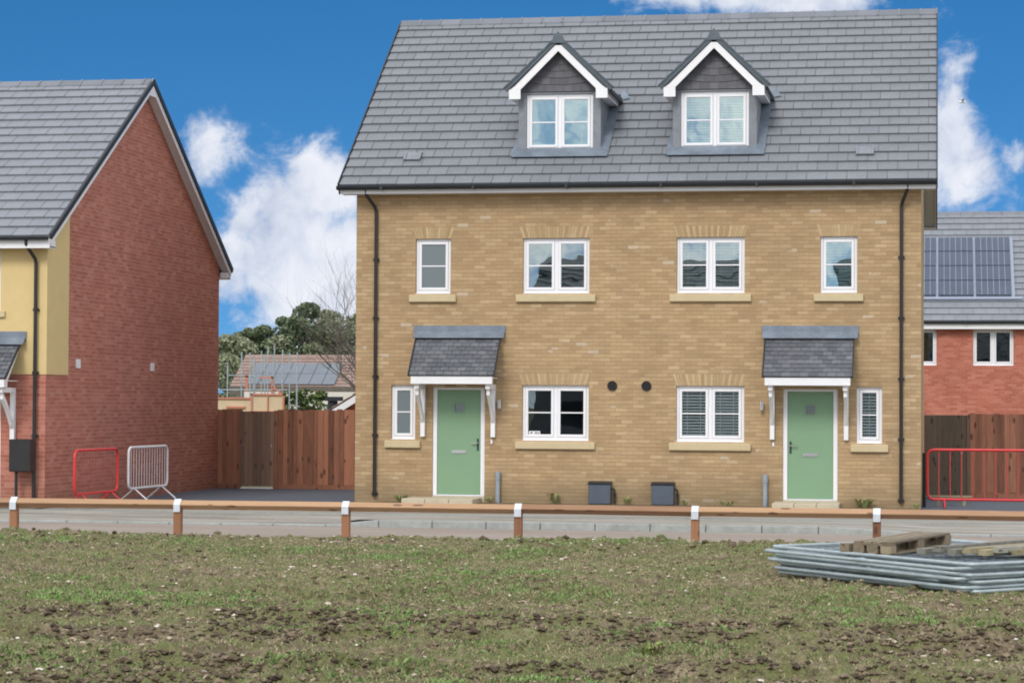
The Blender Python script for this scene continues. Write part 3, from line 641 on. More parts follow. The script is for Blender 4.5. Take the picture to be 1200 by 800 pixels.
# dormers
def dormer(cx, blind):
    hw, Yf = .82, .60; ze, za, wo = 8.12, 9.06, 1.0; Yo = .36
    body = MB(); th = .06                                        # front wall with window opening, and cheeks
    wx0, wx1, wz0, wz1 = cx-.665, cx+.665, 6.95, 8.07
    facade(body, cx-hw, cx+hw, 6.70, 8.12, Yf, [(wx0, wx1, wz0, wz1)], .09)
    for s in (-1, 1):
        x = cx+s*hw; body.poly([(x, Yf, 6.70), (x, Yf, 8.12), (x, 2.7, 8.12), (x, 2.7, 7.9), (x, .7, 6.70)])
    dm = body.build('dormer', 'leadc', A)
    win = MB(); y = Yf+.045; f_ = .055; sa = .052; mid = cx; mh = .036
    win.ring(wx0, wx1, wz0, wz1, f_, y, y+.06, f_+.01); win.box(mid-mh, mid+mh, y+.002, y+.058, wz0+f_+.01, wz1-f_); win.box(wx0-.03, wx1+.03, Yf-.035, y+.01, wz0-.035, wz0+.012)
    pn, br, bl = MB(), MB(), MB()
    for a, b in ((wx0+f_, mid-mh), (mid+mh, wx1-f_)):
        win.ring(a+.003, b-.003, wz0+f_+.012, wz1-f_-.003, sa, y-.012, y+.04)
        ga, gb, g0, g1 = a+sa, b-sa, wz0+f_+sa+.01, wz1-f_-sa
        pn = MB(); pn.box(ga, gb, y+.018, y+.024, g0, g1); pn.build('pane', 'dglass', dm)
        br.box(ga+.004, gb-.004, y+.006, y+.0165, (g0+g1)/2-.012, (g0+g1)/2+.012)
        if blind:
            z = g1-.02
            while z > g0: bl.obox(((ga+gb)/2, y+.06, z), ((gb-ga)/2+.02, 0, 0), (0, .016, .016), (0, -.001, .0015)); z -= .052
            xc = ga+(gb-ga)*.25; bl.box(xc-.008, xc+.008, y+.035, y+.038, g0, g1)
        else:
            bl.box(ga-.02, gb+.02, y+.045, y+.05, g0-.02, g1+.02)  # pale sheet added behind the glass to stand in for reflected sky
    win.build('window_frame', 'upvc', dm, bevel=.006); br.build('glazing_bar', 'upvc', dm)
    bl.build('blind' if blind else 'reflection_sheet', 'blind', dm)
    # hung slates in the little gable: courses that curve up towards the verges
    hs = MB(); tanp = (za-ze)/wo; rows = 6; zb = 8.115; zt = za-.14; rr = random.Random(int(cx*10))
    hs.poly([(cx-hw-.02, Yf-.002, 8.10), (cx+hw+.02, Yf-.002, 8.10), (cx+hw+.02, Yf-.002, 8.2), (cx, Yf-.002, za-.01), (cx-hw-.02, Yf-.002, 8.2)], 0)
    for r_ in range(rows):
        z0 = zb+(zt-zb)*r_/rows; z1 = zb+(zt-zb)*(r_+1)/rows+.03; x = cx-hw-(r_ % 2)*.09
        while x < cx+hw:
            a, b = x+.003, x+.177
            def lim(z): return min(hw+.02, max(0, (za-.04-z)/tanp))
            lo = lim(z0+.0); a2, b2 = max(a, cx-lo), min(b, cx+lo)
            if b2-a2 > .03:
                hi = lim(z1); ta, tb = max(a2, cx-hi), min(b2, cx+hi)
                sag = lambda q: .10*(abs(q-cx)/max(lo, .15))**2*(r_ > 0)*min(1, lo/.5)
                if tb > ta: hs.add([(a2, Yf-.022, z0+sag(a2)), (b2, Yf-.022, z0+sag(b2)), (tb, Yf-.006, z1+sag(tb)), (ta, Yf-.006, z1+sag(ta)), (a2, Yf-.002, z0+sag(a2)), (b2, Yf-.002, z0+sag(b2))], [(0,1,2,3), (4,5,1,0)], rr.random())
            x += .18
    hs.build('hung_slates', 'hung', dm)
    # roof slopes, thick tiled verges, white barge with boxed feet
    rf, vg, bg_ = MB(), MB(), MB()
    vx = Vector((wo, 0, za-ze)).normalized()
    for s in (-1, 1):
        e = Vector((cx+s*wo, Yo+.05, ze+.01)); up_ = Vector((-s*vx.x, 0, vx.z)); L = math.hypot(wo, za-ze)
        tile_slope(rf, e if s > 0 else e, (0, 1, 0), up_, 3.7-Yo, L, gauge=.30, tw=.38, th=.02, seed=int(cx)+s)
        N = Vector((s*vx.z, 0, vx.x))
        p0 = Vector((cx+s*(wo+.03), Yo, ze-.02)); p1 = Vector((cx, Yo, za+.015))
        vg.prism([p0, p1, p1+Vector((0, 0, .15)), p0+N*.085], (0, .09, 0))
        for k in range(6):                                      # stepped verge caps
            c0 = p0+(p1-p0)*(k/6)+N*.088; c1 = p0+(p1-p0)*((k+1)/6)+N*.080; vg.obox((c0+c1)/2+Vector((0, .05, 0)), (c1-c0)/2, (0, .065, 0), N*.014, random.random())
        q0 = Vector((cx+s*(wo-.02), Yo+.02, ze-.03)); q1 = Vector((cx, Yo+.02, za)); w_ = .125
        bg_.prism([q0, q1, q1-Vector((0, 0, w_/vx.x)), q0-Vector((s*.16, 0, -.16*tanp+w_/vx.x))], (0, .025, 0))
        bg_.box(cx+s*(wo-.02), cx+s*(wo-.25), Yo+.015, Yo+.047, ze-.17, ze+.02)
        bg_.prism([(cx+s*(wo-.25), Yo+.013, ze+.02), (cx+s*(wo-.05), Yo+.013, ze+.02), (cx+s*(wo-.25), Yo+.013, ze+.17)], (0, .03, 0))
        bg_.box(cx+s*(wo-.02), cx+s*(wo-.045), Yo+.047, 2.5, ze-.15, ze-.01); bg_.box(cx+s*hw, cx+s*(wo-.045), Yo+.047, 2.4, ze-.15, ze-.13)
    rf.build('dormer_roof', 'tile', dm); bg_.build('dormer_bargeboard', 'white', dm)
    vg.prism([(cx-.13, Yo-.02, za-.02), (cx+.13, Yo-.02, za-.02), (cx+.10, Yo-.02, za+.10), (cx, Yo-.02, za+.21), (cx-.10, Yo-.02, za+.10)], (0, .04, 0), .9)
    y = Yo+.02
    while y < 3.75:
        vg.prism([(cx-.15, y, za-.06), (cx+.15, y, za-.06), (cx+.14, y, za-.01), (cx, y, za+.13), (cx-.14, y, za-.01)], (0, .44, 0), random.random()); y += .45
    vg.build('dormer_verge', 'dtile', dm)
    gt = MB(); gt.tube([(cx+wo+.03, Yo+.1, ze-.04), (cx+wo+.03, 2.35, ze-.04)], .035, 8); gt.build('dormer_gutter', 'gutter', dm)
    # lead: apron in front, flared strips beside the cheeks
    fl = MB(); N = Vector((0, -SLn.z, SLn.y)); o_ = N*.056
    def rp(x, y): return Vector((x, y, RZ0+(y-RY)*4.07/5.49))+o_
    fl.prism([rp(cx-hw-.10, .40), rp(cx+hw+.16, .40), rp(cx+hw+.16, .66), rp(cx-hw-.10, .66)], N*.012, .5)
    fl.prism([rp(cx-hw-.13, .40), rp(cx-hw-.10+.10, .66), rp(cx-hw, 1.4), rp(cx-hw-.06, 1.4)], N*.014, .5)
    fl.prism([rp(cx+hw-.0, .60), rp(cx+hw+.17, .52), rp(cx+hw+.19, 2.15), rp(cx+hw, 2.15)], N*.016, .5)
    fl.box(cx-hw-.012, cx+hw+.012, Yf-.014, Yf+.0, 6.74, 6.915)
    fl.quad(rp(cx+wo+.05, 2.2), rp(cx+wo+.2, 2.25), rp(cx+wo+.05, 2.5), rp(cx+wo-.05, 2.45))
    fl.build('lead_flashing', 'lead', dm)
dormer(3.955, False); dormer(7.02, True)

# porch canopies: lead top, small slates, white front beam, gallows brackets
def canopy(house, cx, Y, z_low=2.47, z_top=3.27, hw=.83, proj=.75, mat='slate', full=True):
    c = MB(); U = Vector((1,0,0)); V = Vector((0, proj, z_top-z_low)); L = V.length
    tile_slope(c, (cx-hw, Y-proj, z_low+.02), U, V, 2*hw, L, gauge=.115, tw=.17, th=.012, lift=.012, seed=int(cx*7) % 99)
    can = c.build('porch_canopy', mat, house)
    l = MB(); Vn = V.normalized(); N = Vector((0, -Vn.z, Vn.y)); a = Vector((cx-hw-.06, Y-.12, z_top-.075))+N*.045
    l.prism([a, a+Vector((2*hw+.15, 0, 0)), a+Vector((2*hw+.15, .12, .128)), a+Vector((0, .12, .128))], N*.012)
    l.box(cx-hw-.07, cx+hw+.10, Y-.03, Y-.003, z_top+.04, z_top+.205); l.build('lead_top', 'lead', can)
    f = MB(); f.box(cx-hw+.03, cx+hw-.03, Y-proj+.02, Y-proj+.06, z_low-.14, z_low+.005)
    for s in (-1, 1):
        x = cx+s*(hw-.03)
        f.prism([(x-.015*s, Y-proj+.06, z_low-.14), (x-.015*s, Y-proj+.06, z_low+.0), (x-.015*s, Y-.004, z_top-.03), (x-.015*s, Y-.004, z_top-.16), (x-.015*s, Y-proj+.22, z_low-.03), (x-.015*s, Y-proj+.22, z_low-.14)], (-.02*s, 0, 0))
    f.box(cx-hw+.05, cx+hw-.05, Y-proj+.06, Y-.004, z_low-.03, z_low-.015)
    f.build('canopy_fascia', 'white', can)
    e = MB()
    for s in (-1, 1):
        x = cx+s*hw; p = Vector((x, Y-proj-.01, z_low+.005)); e.prism([p, p+V*1.0, p+V*1.0+N*.05, p+N*.05], (.022*s, 0, 0))
    e.build('canopy_edge', 'gutter', can)
    for s in (-1, 1):
        b = MB(); x = cx+s*(hw-.13); t_ = .042
        b.box(x-t_, x+t_, Y-.085, Y-.003, z_low-1.17, z_low-.145); b.box(x-t_, x+t_, Y-proj+.09, Y-.085, z_low-.235, z_low-.145)
        n_ = 8; pts_o, pts_i = [], []                           # curved brace
        for k in range(n_+1):
            t2 = k/n_; yy = Y-.085-(proj-.24)*t2; bow = .05*math.sin(math.pi*t2); zz = z_low-.80+.565*t2
            pts_o.append((x-.03, yy+bow*.5, zz+bow*.4)); pts_i.append((x-.03, yy+bow*.5, zz+bow*.4-.12 if k else zz-.10))
        b.prism(pts_o+pts_i[::-1], (.06, 0, 0)); b.build('gallows_bracket', 'white', can)
    return can
canopy(A, 2.075, 0); canopy(A, 8.90, 0)
def door(house, x0, x1, z0, z1, Y, hinge_left=True, handle_mat='chrome'):
    fr = MB(); y = Y+.03; w_ = .085
    fr.box(x0, x0+w_, y, y+.07, z0, z1); fr.box(x1-w_, x1, y, y+.07, z0, z1); fr.box(x0+w_, x1-w_, y, y+.07, z1-w_*.6, z1); fr.box(x0+w_, x1-w_, y, y+.09, z0, z0+.03)
    d_ = fr.build('door', 'upvc', house, bevel=.006)
    lf = MB(); a, b = x0+w_+.004, x1-w_-.004; zl, zh = z0+.035, z1-w_*.6-.004; cx = (a+b)/2; zs = zl+1.60
    s = .095; lf_y = y+.03
    for (p, q, r1, r2) in ((a, cx-s, zl, zh), (cx+s, b, zl, zh), (cx-s, cx+s, zl, zs), (cx-s, cx+s, zs+2*s, zh)): lf.box(p, q, lf_y, lf_y+.045, r1, r2)
    lf.build('door_leaf', 'green', d_)
    g_ = MB(); g_.ring(cx-s-.012, cx+s+.012, zs-.012, zs+2*s+.012, .022, lf_y-.012, lf_y+.003); g_.build('door_light_frame', 'green', d_)
    p = MB(); p.box(cx-s, cx+s, lf_y+.012, lf_y+.02, zs, zs+2*s); p.build('door_light', 'frost', d_)
    k = MB(); k.box(cx-.145, cx+.145, lf_y-.012, lf_y-.001, zl+.80, zl+.865); k.box(cx-.135, cx+.135, lf_y-.022, lf_y-.012, zl+.822, zl+.845); k.build('letter_plate', 'chrome', d_)
    hx = b-.055 if hinge_left else a+.055; sg = -1 if hinge_left else 1
    h = MB(); h.box(hx-.018, hx+.018, lf_y-.010, lf_y-.001, zl+.86, zl+1.09); h.build('handle_plate', 'gutter', d_)
    h = MB(); h.tube([(hx, lf_y-.005, zl+1.01), (hx, lf_y-.055, zl+1.01), (hx+sg*.02, lf_y-.06, zl+1.01), (hx+sg*.13, lf_y-.06, zl+1.01)], .011, 8); h.build('handle', 'chrome', d_)
door(A, *DOOR[:2], DOOR[2], DOOR[3], 0, True); door(A, W-DOOR[1], W-DOOR[0], DOOR[2], DOOR[3], 0, False)
# door steps: flat slabs set on the path
for i, (x0, x1) in enumerate(((1.15, 2.55), (8.25, 9.5))):
    mb = MB(); n = 3
    for k in range(n): mb.box(x0+(x1-x0)*k/n+.004, x0+(x1-x0)*(k+1)/n-.004, -.95, -.01, -.05, .12)
    mb.box(DOOR[0] if i == 0 else W-DOOR[1], DOOR[1] if i == 0 else W-DOOR[0], -.009, .03, -.02, .14)
    mb.build('door_step', 'slab', A, bevel=.008)
for x in (5.11, 5.775):
    mb = MB(); mb.tube([(x, -.03, 2.31), (x, .0, 2.31)], .095, 20, caps=False); mb.tube([(x, -.004, 2.31), (x, -.002, 2.31)], .09, 20)
    for k in range(4): mb.box(x-.08, x+.08, -.022, -.012, 2.25+k*.037, 2.256+k*.037)
    mb.build('vent_outlet', 'black', A)
for x0, s in ((4.68, 1), (5.90, 1)):
    mb = MB(); mb.box(x0, x0+.43, -.20, -.012, .03, .43); bx = mb.build('meter_box', 'meter', A, bevel=.012)
    mb = MB(); mb.prism([(x0-.01, -.215, .43), (x0-.01, -.012, .47), (x0-.01, -.012, .44), (x0-.01, -.205, .405)], (.45, 0, 0)); mb.build('box_lid', 'gutter', bx)
    mb = MB(); mb.tube([(x0+.43, -.08, .33), (x0+.475, -.08, .33), (x0+.495, -.08, .30), (x0+.495, -.08, .0)], .016, 8); mb.tube([(x0+.495, -.08, .18), (x0+.495, -.08, .24)], .026, 8); mb.build('supply_pipe', 'black', bx)
for x in (2.88, 8.07):
    mb = MB(); mb.tube([(x, -.075, 0), (x, -.075, .56)], .045, 12); p = mb.build('duct_pipe', 'pipe', A)
    mb = MB(); mb.tube([(x, -.075, .48), (x, -.075, .63)], .054, 12); mb.box(x-.03, x+.03, -.05, -.002, .50, .60); mb.build('duct_cap', 'pipe', p)
for x in (2.90, 8.0):
    mb = MB(); mb.tube([(x, -.09, 1.86), (x, -.09, 2.03)], .038, 10); mb.box(x-.03, x+.03, -.07, -.003, 1.90, 1.99); mb.build('wall_light', 'chrome', A)
    xb = 2.74 if x < 5 else 8.22
    mb = MB(); mb.box(xb-.018, xb+.018, -.022, -.002, 1.17, 1.25); mb.build('doorbell', 'upvc', A)
for x, z in ((10.1, .32), (6.9, .3)): pass
# weeds at the foot of the wall
for i, (x, n, h, rd, lab) in enumerate([(1.0, 70, .17, .2, 'low bushy weed at the wall beside the left door step'), (4.05, 26, .27, .08, 'tall thin weed under the left double window'), (5.45, 30, .18, .12, 'small yellow green weed between the two meter boxes'),
        (7.35, 40, .13, .25, 'spreading weed under the right double window'), (9.95, 70, .22, .24, 'dry twiggy weed right of the right green door'), (2.75, 30, .16, .10, 'small weed by the grey duct left door'), (10.9, 25, .14, .1, 'small weed at the right corner of the buff wall'), (6.55, 20, .14, .1, 'small weed right of the right meter box')]):
    mb = MB(); weed_clump((x, -.25, .02), rd, n, h, mb)
    tag(mb.build('weed', 'weed', origin=(x, -.25, .02)), lab, 'weed', 'weeds along the foot of the buff wall')

# ================================================================== left house: dark red brick gable, yellow render, grey roof
LX, LY0, LY1, LHE, LHR, LW = -4.74, -4.38, 6.27, 4.93, 8.50, -18.0
B = thing('gabled_house', (LX-5, 1, 0), 'dark red brick gable end house with yellow rendered upper front at the left', 'house')
LM = (LY0+LY1)/2; ltan = (LHR-LHE)/(LM-LY0+.35); Lw = (-6.62, -5.62, 3.62, 4.72); Ld = (-6.75, -5.60, .14, 2.27)
mb = MB(); facade(mb, LW, LX, -.2, LHE, LY0, [Lw, Ld, (-11.5, -10.3, 3.62, 4.72), (-11.5, -10.3, 1.1, 2.2), (-9.3, -8.1, 1.1, 2.2)])
mb.quad((LW,LY1,-.2),(LW,LY1,LHE),(LX,LY1,LHE),(LX,LY1,-.2))
zr = LHE-.10+ltan*(LM-LY0+.35)
for x in (LW, LX): mb.poly([(x,LY0,-.2),(x,LY0,LHE+.15),(x,LM,zr-.02),(x,LY1,LHE+.15),(x,LY1,-.2)])
mb.build('wall', 'redd', B)
mb = MB(); mb.box(LW+.1, LX-.1, LY0+1.5, LY0+1.55, 0, 4.7); mb.build('inner_wall', 'room', B)
# render: front skin above first floor and a return on the gable
mb = MB(); zb = 2.44; y_ = LY0-.018
for a, b, c, d_ in ((LW, Lw[0], zb, LHE), (Lw[1], LX+.018, zb, LHE), (Lw[0], Lw[1], zb, Lw[2]), (Lw[0], Lw[1], Lw[3], LHE)):
    mb.box(a, b, y_, LY0-.001, c, d_)
rt_ = LY0+1.10
mb.prism([(LX+.001, LY0-.0, zb), (LX+.001, rt_, zb), (LX+.001, rt_, LHE+ltan*(rt_-LY0)+.12), (LX+.001, LY0-.0, LHE+.12)], (.017, 0, 0))
mb.build('render_panel', 'render', B)
window(B, *Lw[:2], Lw[2], Lw[3], LY0, 2, None, 'glass', True, (Lw[0]-.1, Lw[1]+.1, Lw[2]-.14, Lw[2]-.02))
for q in ((-11.5, -10.3, 3.62, 4.72), (-11.5, -10.3, 1.1, 2.2), (-9.3, -8.1, 1.1, 2.2)): window(B, *q, LY0, 2, None, 'glass', True, (q[0]-.1, q[1]+.1, q[2]-.15, q[2]-.02))
mb = MB(); LE = LY0-.35; LEb = LY1+.35
L1 = Vector((0, LM-LE, LHR-LHE)); L1n = L1.normalized()
tile_slope(mb, (LW-.2, LE, LHE), (1,0,0), L1, LX+.20-LW+.2, L1.length-.02, seed=9)
tile_slope(mb, (LW-.2, LEb, LHE), (1,0,0), (0, -L1.y, L1.z), LX+.20-LW+.2, L1.length-.02, seed=10)
roofB = mb.build('roof', 'tilel', B); ridge(roofB, LW-.2, LX+.22, LM, LHR+.02, math.atan2(L1.z, L1.y))
mb = MB(); mb.box(LW-.2, LX+.17, LE+.02, LE+.045, LHE-.20, LHE-.01); mb.build('fascia', 'white', B); mb = MB(); mb.box(LW-.2, LX+.17, LEb-.045, LEb-.02, LHE-.20, LHE-.01); mb.build('fascia', 'white', B)
mb = MB(); mb.box(LX+.02, LX+.17, LE+.045, LY0-.02, LHE-.20, LHE-.05); mb.build('verge_box', 'white', B); mb = MB(); mb.box(LX+.02, LX+.17, LY1+.01, LEb-.045, LHE-.20, LHE-.05); mb.build('verge_box', 'white', B)
mb = MB(); mb.box(LW-.2, LX+.17, LE+.045, LY0-.019, LHE-.185, LHE-.165); mb.box(LW-.2, LX+.17, LY1+.002, LEb-.045, LHE-.185, LHE-.165); mb.build('soffit', 'soffit', B)
for nm, mt, xa, xb, n0, n1 in (('bargeboard', 'white', LX+.17, LX+.195, -.15, -.03), ('verge_soffit', 'white', LX+.003, LX+.17, -.12, -.09), ('verge_trim', 'gutter', LX+.175, LX+.225, -.045, .062)):
    for sgn, y0 in ((1, LE), (-1, LEb)):
        mb = MB(); N = Vector((0, -sgn*L1n.z, L1n.y)); a = Vector((xa, y0, LHE)); L = Vector((0, sgn*L1n.y, L1n.z))*(L1.length-.01)
        mb.prism([a+N*n0, a+N*n0+L, a+N*n1+L, a+N*n1], (xb-xa, 0, 0)); mb.build(nm, mt, B)
mb = MB(); mb.prism([(LX+.172, LM-.17, LHR-.30), (LX+.172, LM+.17, LHR-.30), (LX+.172, LM+.10, LHR-.02), (LX+.172, LM-.10, LHR-.02)], (.028, 0, 0)); mb.build('apex_plate', 'white', B)
gutter(B, LW-.2, LX+.15, LE-.045, LHE+.0); gutter(B, LW-.2, LX+.15, LEb+.045, LHE+.0)
downpipe(B, -4.92, LY0-.02, LHE-.08, .02, jog=.10)
canopy(B, -6.14, LY0-.02, 2.34, 3.02, .93, .75)
door(B, *Ld, LY0, True)
mb = MB(); mb.box(-5.30, -4.89, LY0-.34, LY0-.12, .67, 1.26); cb = mb.build('utility_cabinet', 'black', B, bevel=.015); cb['label'] = 'black box on a thin post'
mb = MB(); mb.tube([(-5.20, LY0-.22, 0), (-5.20, LY0-.22, .67)], .03, 8); mb.build('cabinet_post', 'gutter', cb)
for y in (-2.74, 1.61):
    mb = MB(); mb.box(LX+.001, LX+.02, y-.11, y+.11, 2.58, 2.75); mb.build('air_vent', 'upvc', B)

# ================================================================== fences behind the drives
def board_fence(name, x0, x1, Y, z0, z1, label, gate=None, board=.118, cap=True):
    f = thing(name, ((x0+x1)/2, Y, z0), label, 'fence'); mb = MB(); x = x0; k = 0
    while x < x1-.01:
        if not (gate and gate[0]-.005 < x+board/2 < gate[1]+.005):
            b = min(x1, x+board+.012); y = Y-(.018 if k % 2 else 0); h = random.uniform(-.008, .008)
            mb.box(x+.002, b-.002, y-.012-random.uniform(0, .006), y+.004, z0+.12, z1+h, random.random())
        x += board; k += 1
    mb.build('fence_boards', 'fence', f)
    g_ = MB(); g_.box(x0, (gate[0]-.03) if gate and gate[0] > x0+.2 else x1 if not gate else x0+.01, Y-.02, Y+.02, z0, z0+.118)
    if gate: g_.box(gate[1]+.03, x1, Y-.022, Y+.018, z0, z0+.118)
    g_.build('gravel_board', 'fence', f)
    r_ = MB()
    for z in (z0+.4, (z0+z1)/2, z1-.25): r_.box(x0, x1, Y+.01, Y+.06, z-.04, z+.04)
    r_.build('arris_rails', 'fence', f)
    px = x0+.05
    while px < x1:
        if not (gate and gate[0]-.05 < px < gate[1]+.05):
            p = MB(); p.box(px-.05, px+.05, Y+.062, Y+.16, z0-.1, z1+.02); p.build('fence_post', 'fence', f)
        px += 1.8
    return f
f1 = board_fence('board_fence', -5.60, .0, 6.35, -.02, 1.78, 'reddish brown vertical board fence between the red gable and the buff house', gate=(-4.22, -3.42))
gt_ = thing('garden_gate', (-3.82, 6.30, 0), 'greyish brown boarded gate in the fence beside the red gable', 'gate')
mb = MB(); x = -4.22
while x < -3.43: mb.box(x+.002, x+.098, 6.28-random.uniform(0,.006), 6.30, .05, 1.74, random.random()); x += .1
mb.build('gate_boards', 'gate', gt_)
mb = MB(); mb.box(-4.20, -3.44, 6.305, 6.345, .25, .34); mb.box(-4.20, -3.44, 6.305, 6.345, 1.45, 1.54); mb.build('gate_brace', 'gate', gt_)
for gx in (-4.29, -3.44):
    mb = MB(); mb.box(gx, gx+.09, 6.30, 6.39, 0, 1.76); mb.build('gate_post', 'fence', gt_)
mb = MB(); mb.box(-4.2, -3.44, 6.24, 6.30, -.01, .022); mb.build('threshold', 'white', gt_)
mb = MB(); mb.box(-3.50, -3.46, 6.262, 6.278, .93, 1.0); mb.tube([(-4.14, 6.27, .98), (-4.14, 6.25, .98)], .02, 8); mb.build('latch', 'chrome', gt_)
f2 = board_fence('board_fence', 12.0, 19, 6.1, .0, 1.79, 'brown vertical board fence behind the red barrier at the right', None)
f2.name = 'board_fence.001'
gt2 = thing('garden_gate', (11.5, 6.1, 0), 'dark weathered boarded gate at the right corner of the buff house', 'gate')
mb = MB(); x = 11.03
while x < 11.95: mb.box(x+.001, x+.1145, 6.10-random.uniform(0,.008), 6.12, .04, 1.76, random.random()); x += .115
mb.build('gate_boards', 'fenced', gt2)
mb = MB(); mb.box(11.03, 11.95, 6.125, 6.165, .25, .34); mb.box(11.03, 11.95, 6.125, 6.165, 1.45, 1.54); mb.box(11.955, 11.995, 6.02, 6.12, 0, 1.78); mb.build('gate_brace', 'fenced', gt2)
mb = MB(); mb.box(11.80, 11.84, 6.075, 6.088, .93, 1.03); mb.build('latch', 'chrome', gt2)
mb = MB(); mb.box(11.02, 11.09, 1.2, 1.32, .0, 1.05); tag(mb.build('corner_post', 'black', origin=(11.05, 1.26, 0), bevel=.01), 'slim black upright post at the right side of the buff house', 'post')
mb = MB(); mb.box(11.16, 11.98, 1.90, 2.02, .165, .20); mb.box(11.3, 11.36, 1.93, 1.99, .0, .165); mb.box(11.8, 11.86, 1.93, 1.99, .0, .165)
tag(mb.build('timber_plank', 'planky', origin=(11.6, 1.96, 0)), 'short pale plank propped low behind the red barrier', 'plank')

# ================================================================== crowd barriers
def barrier(name, mat, label, length, nb, wire, barmat=None, h=1.06, r_=.025, z0=.26, foot_spread=.30):
    b = thing(name, (0,0,0), label, 'barrier', 'steel crowd barriers'); c = .12; x0, x1 = -length/2, length/2; pts = []
    for (cx_, cz_, a0) in ((x1-c, h-c, 0), (x0+c, h-c, 90), (x0+c, z0+c, 180), (x1-c, z0+c, 270)):
        for k in range(5): th = R(a0+k*22.5); pts.append((cx_+c*math.cos(th), 0, cz_+c*math.sin(th)))
    pts.append(pts[0]); m1 = MB(); m1.tube(pts, r_, 8, caps=False); m1.build('barrier_frame', mat, b, smooth=True)
    m2 = MB()
    for k in range(nb):
        x = x0+(x1-x0)*(k+1)/(nb+1); m2.tube([(x, 0, z0+.005), (x, 0, h-.005)], wire, 6)
    m2.build('infill_bars', barmat or mat, b)
    for x in (x0+.32, x1-.32):
        m3 = MB(); m3.tube([(x, -foot_spread, .015), (x, -foot_spread+.02, .03), (x, 0, z0), (x, foot_spread-.02, .03), (x, foot_spread, .015)], .017, 8); m3.build('foot', mat, b)
    return b
b1 = barrier('crowd_barrier', 'red', 'red crowd barrier standing against the dark red brick gable', 2.1, 16, .0025, 'redm')
b1.location = (-4.05, -3.55, 0); b1.rotation_euler[2] = R(88)
b2 = barrier('crowd_barrier', 'wsteel', 'white crowd barrier standing next to the red one by the gable', 2.15, 14, .0065)
b2.location = (-4.1, -.45, 0); b2.rotation_euler[2] = R(88)
b3 = barrier('crowd_barrier', 'red', 'long red crowd barrier in front of the fence at the right edge', 3.0, 13, .011, 'redm', h=1.12, z0=.17, r_=.026, foot_spread=.25)
b3.location = (12.62, .8, 0); b3.rotation_euler[2] = R(2)

# ================================================================== knee rail along the road
K = thing('knee_rail_fence', (5.2, -11.35, 0), 'low orange timber knee rail with white metal straps on posts along the road', 'fence')
hr = .105*math.sqrt(2)/2*.98; zc = .425; px = [-2.525+2.595*k for k in range(-3, 9)]
for i in range(len(px)-1):
    a, b = px[i]+.002, px[i+1]-.002; za, zb_ = zc+random.uniform(-.008, .008), zc+random.uniform(-.008, .008)
    mb = MB(); sec = lambda X_, Z_: [(X_, -11.35-hr, Z_), (X_, -11.35, Z_+hr), (X_, -11.35+hr, Z_), (X_, -11.35, Z_-hr)]
    s0, s1 = sec(a, za), sec(b, zb_); mb.add(s0+s1, [(0,1,2,3), (7,6,5,4), (0,4,5,1), (1,5,6,2), (2,6,7,3), (3,7,4,0)], random.random()); mb.build('rail', 'rail', K, bevel=.006)
for i, x in enumerate(px):
    mb = MB(); t_ = .058; y0, y1 = -11.35-.055, -11.35+.055; zt = zc-hr+.015
    mb.box(x-t_, x+t_, y0, y1, -.4, zt-.02, random.random())
    for s in (-1, 1):
        mb.prism([(x-t_, -11.35+s*.055, zt-.02), (x-t_, -11.35+s*.055, zt+.038), (x-t_, -11.35, zt-.02)], (2*t_, 0, 0))
    p = mb.build('post', 'post', K, bevel=.006)
    mb = MB(); e = .004; sx = .052
    mb.prism([(x-sx, -11.35-hr-e*2, zc), (x-sx, -11.35, zc+hr+e*2.4), (x-sx, -11.35+hr+e*2, zc), (x-sx, -11.35+hr, zc), (x-sx, -11.35, zc+hr+.001), (x-sx, -11.35-hr, zc)], (2*sx, 0, 0))
    mb.box(x-sx, x+sx, -11.35-hr-.008, -11.35-hr, zc-.11, zc+.003); mb.box(x-sx, x+sx, -11.35+hr, -11.35+hr+.008, zc-.11, zc+.003)
    mb.build('strap', 'strap', p)

# ================================================================== galvanised fence panels stacked in the field
PC = Vector((9.37, -18.15, 0)); d1 = Vector((.655, -.755, 0)); d2 = Vector((.755, .655, 0))
def panel_parts(root, L, Wd):
    c = .08; m1 = MB(); pts = []
    for (u, v, a0) in ((L-c, Wd-c, 0), (c, Wd-c, 90), (c, c, 180), (L-c, c, 270)):
        for k in range(5): th = R(a0+k*22.5); pts.append((u+c*math.cos(th), v+c*math.sin(th), .012*math.sin(u*1.7+v)))
    pts.append(pts[0]); m1.tube(pts, .0215, 8, caps=False); m1.tube([(L*.5, 0, 0), (L*.5, Wd, 0)], .015, 6)
    m1.build('panel_frame', 'galv', root, smooth=True); m2 = MB()
    for k in range(1, 24): m2.tube([(L*k/24, 0, 0), (L*k/24, Wd, 0)], .0035, 4)
    for k in range(1, 12): m2.tube([(0, Wd*k/12, .006), (L, Wd*k/12, .006)], .0035, 4)
    m2.build('wire_mesh', 'galvd', root)
words = ['lowest', 'second lowest', 'third', 'fourth', 'fifth', 'sixth', 'topmost']
proto = None
ang0 = math.atan2(d1.y, d1.x)
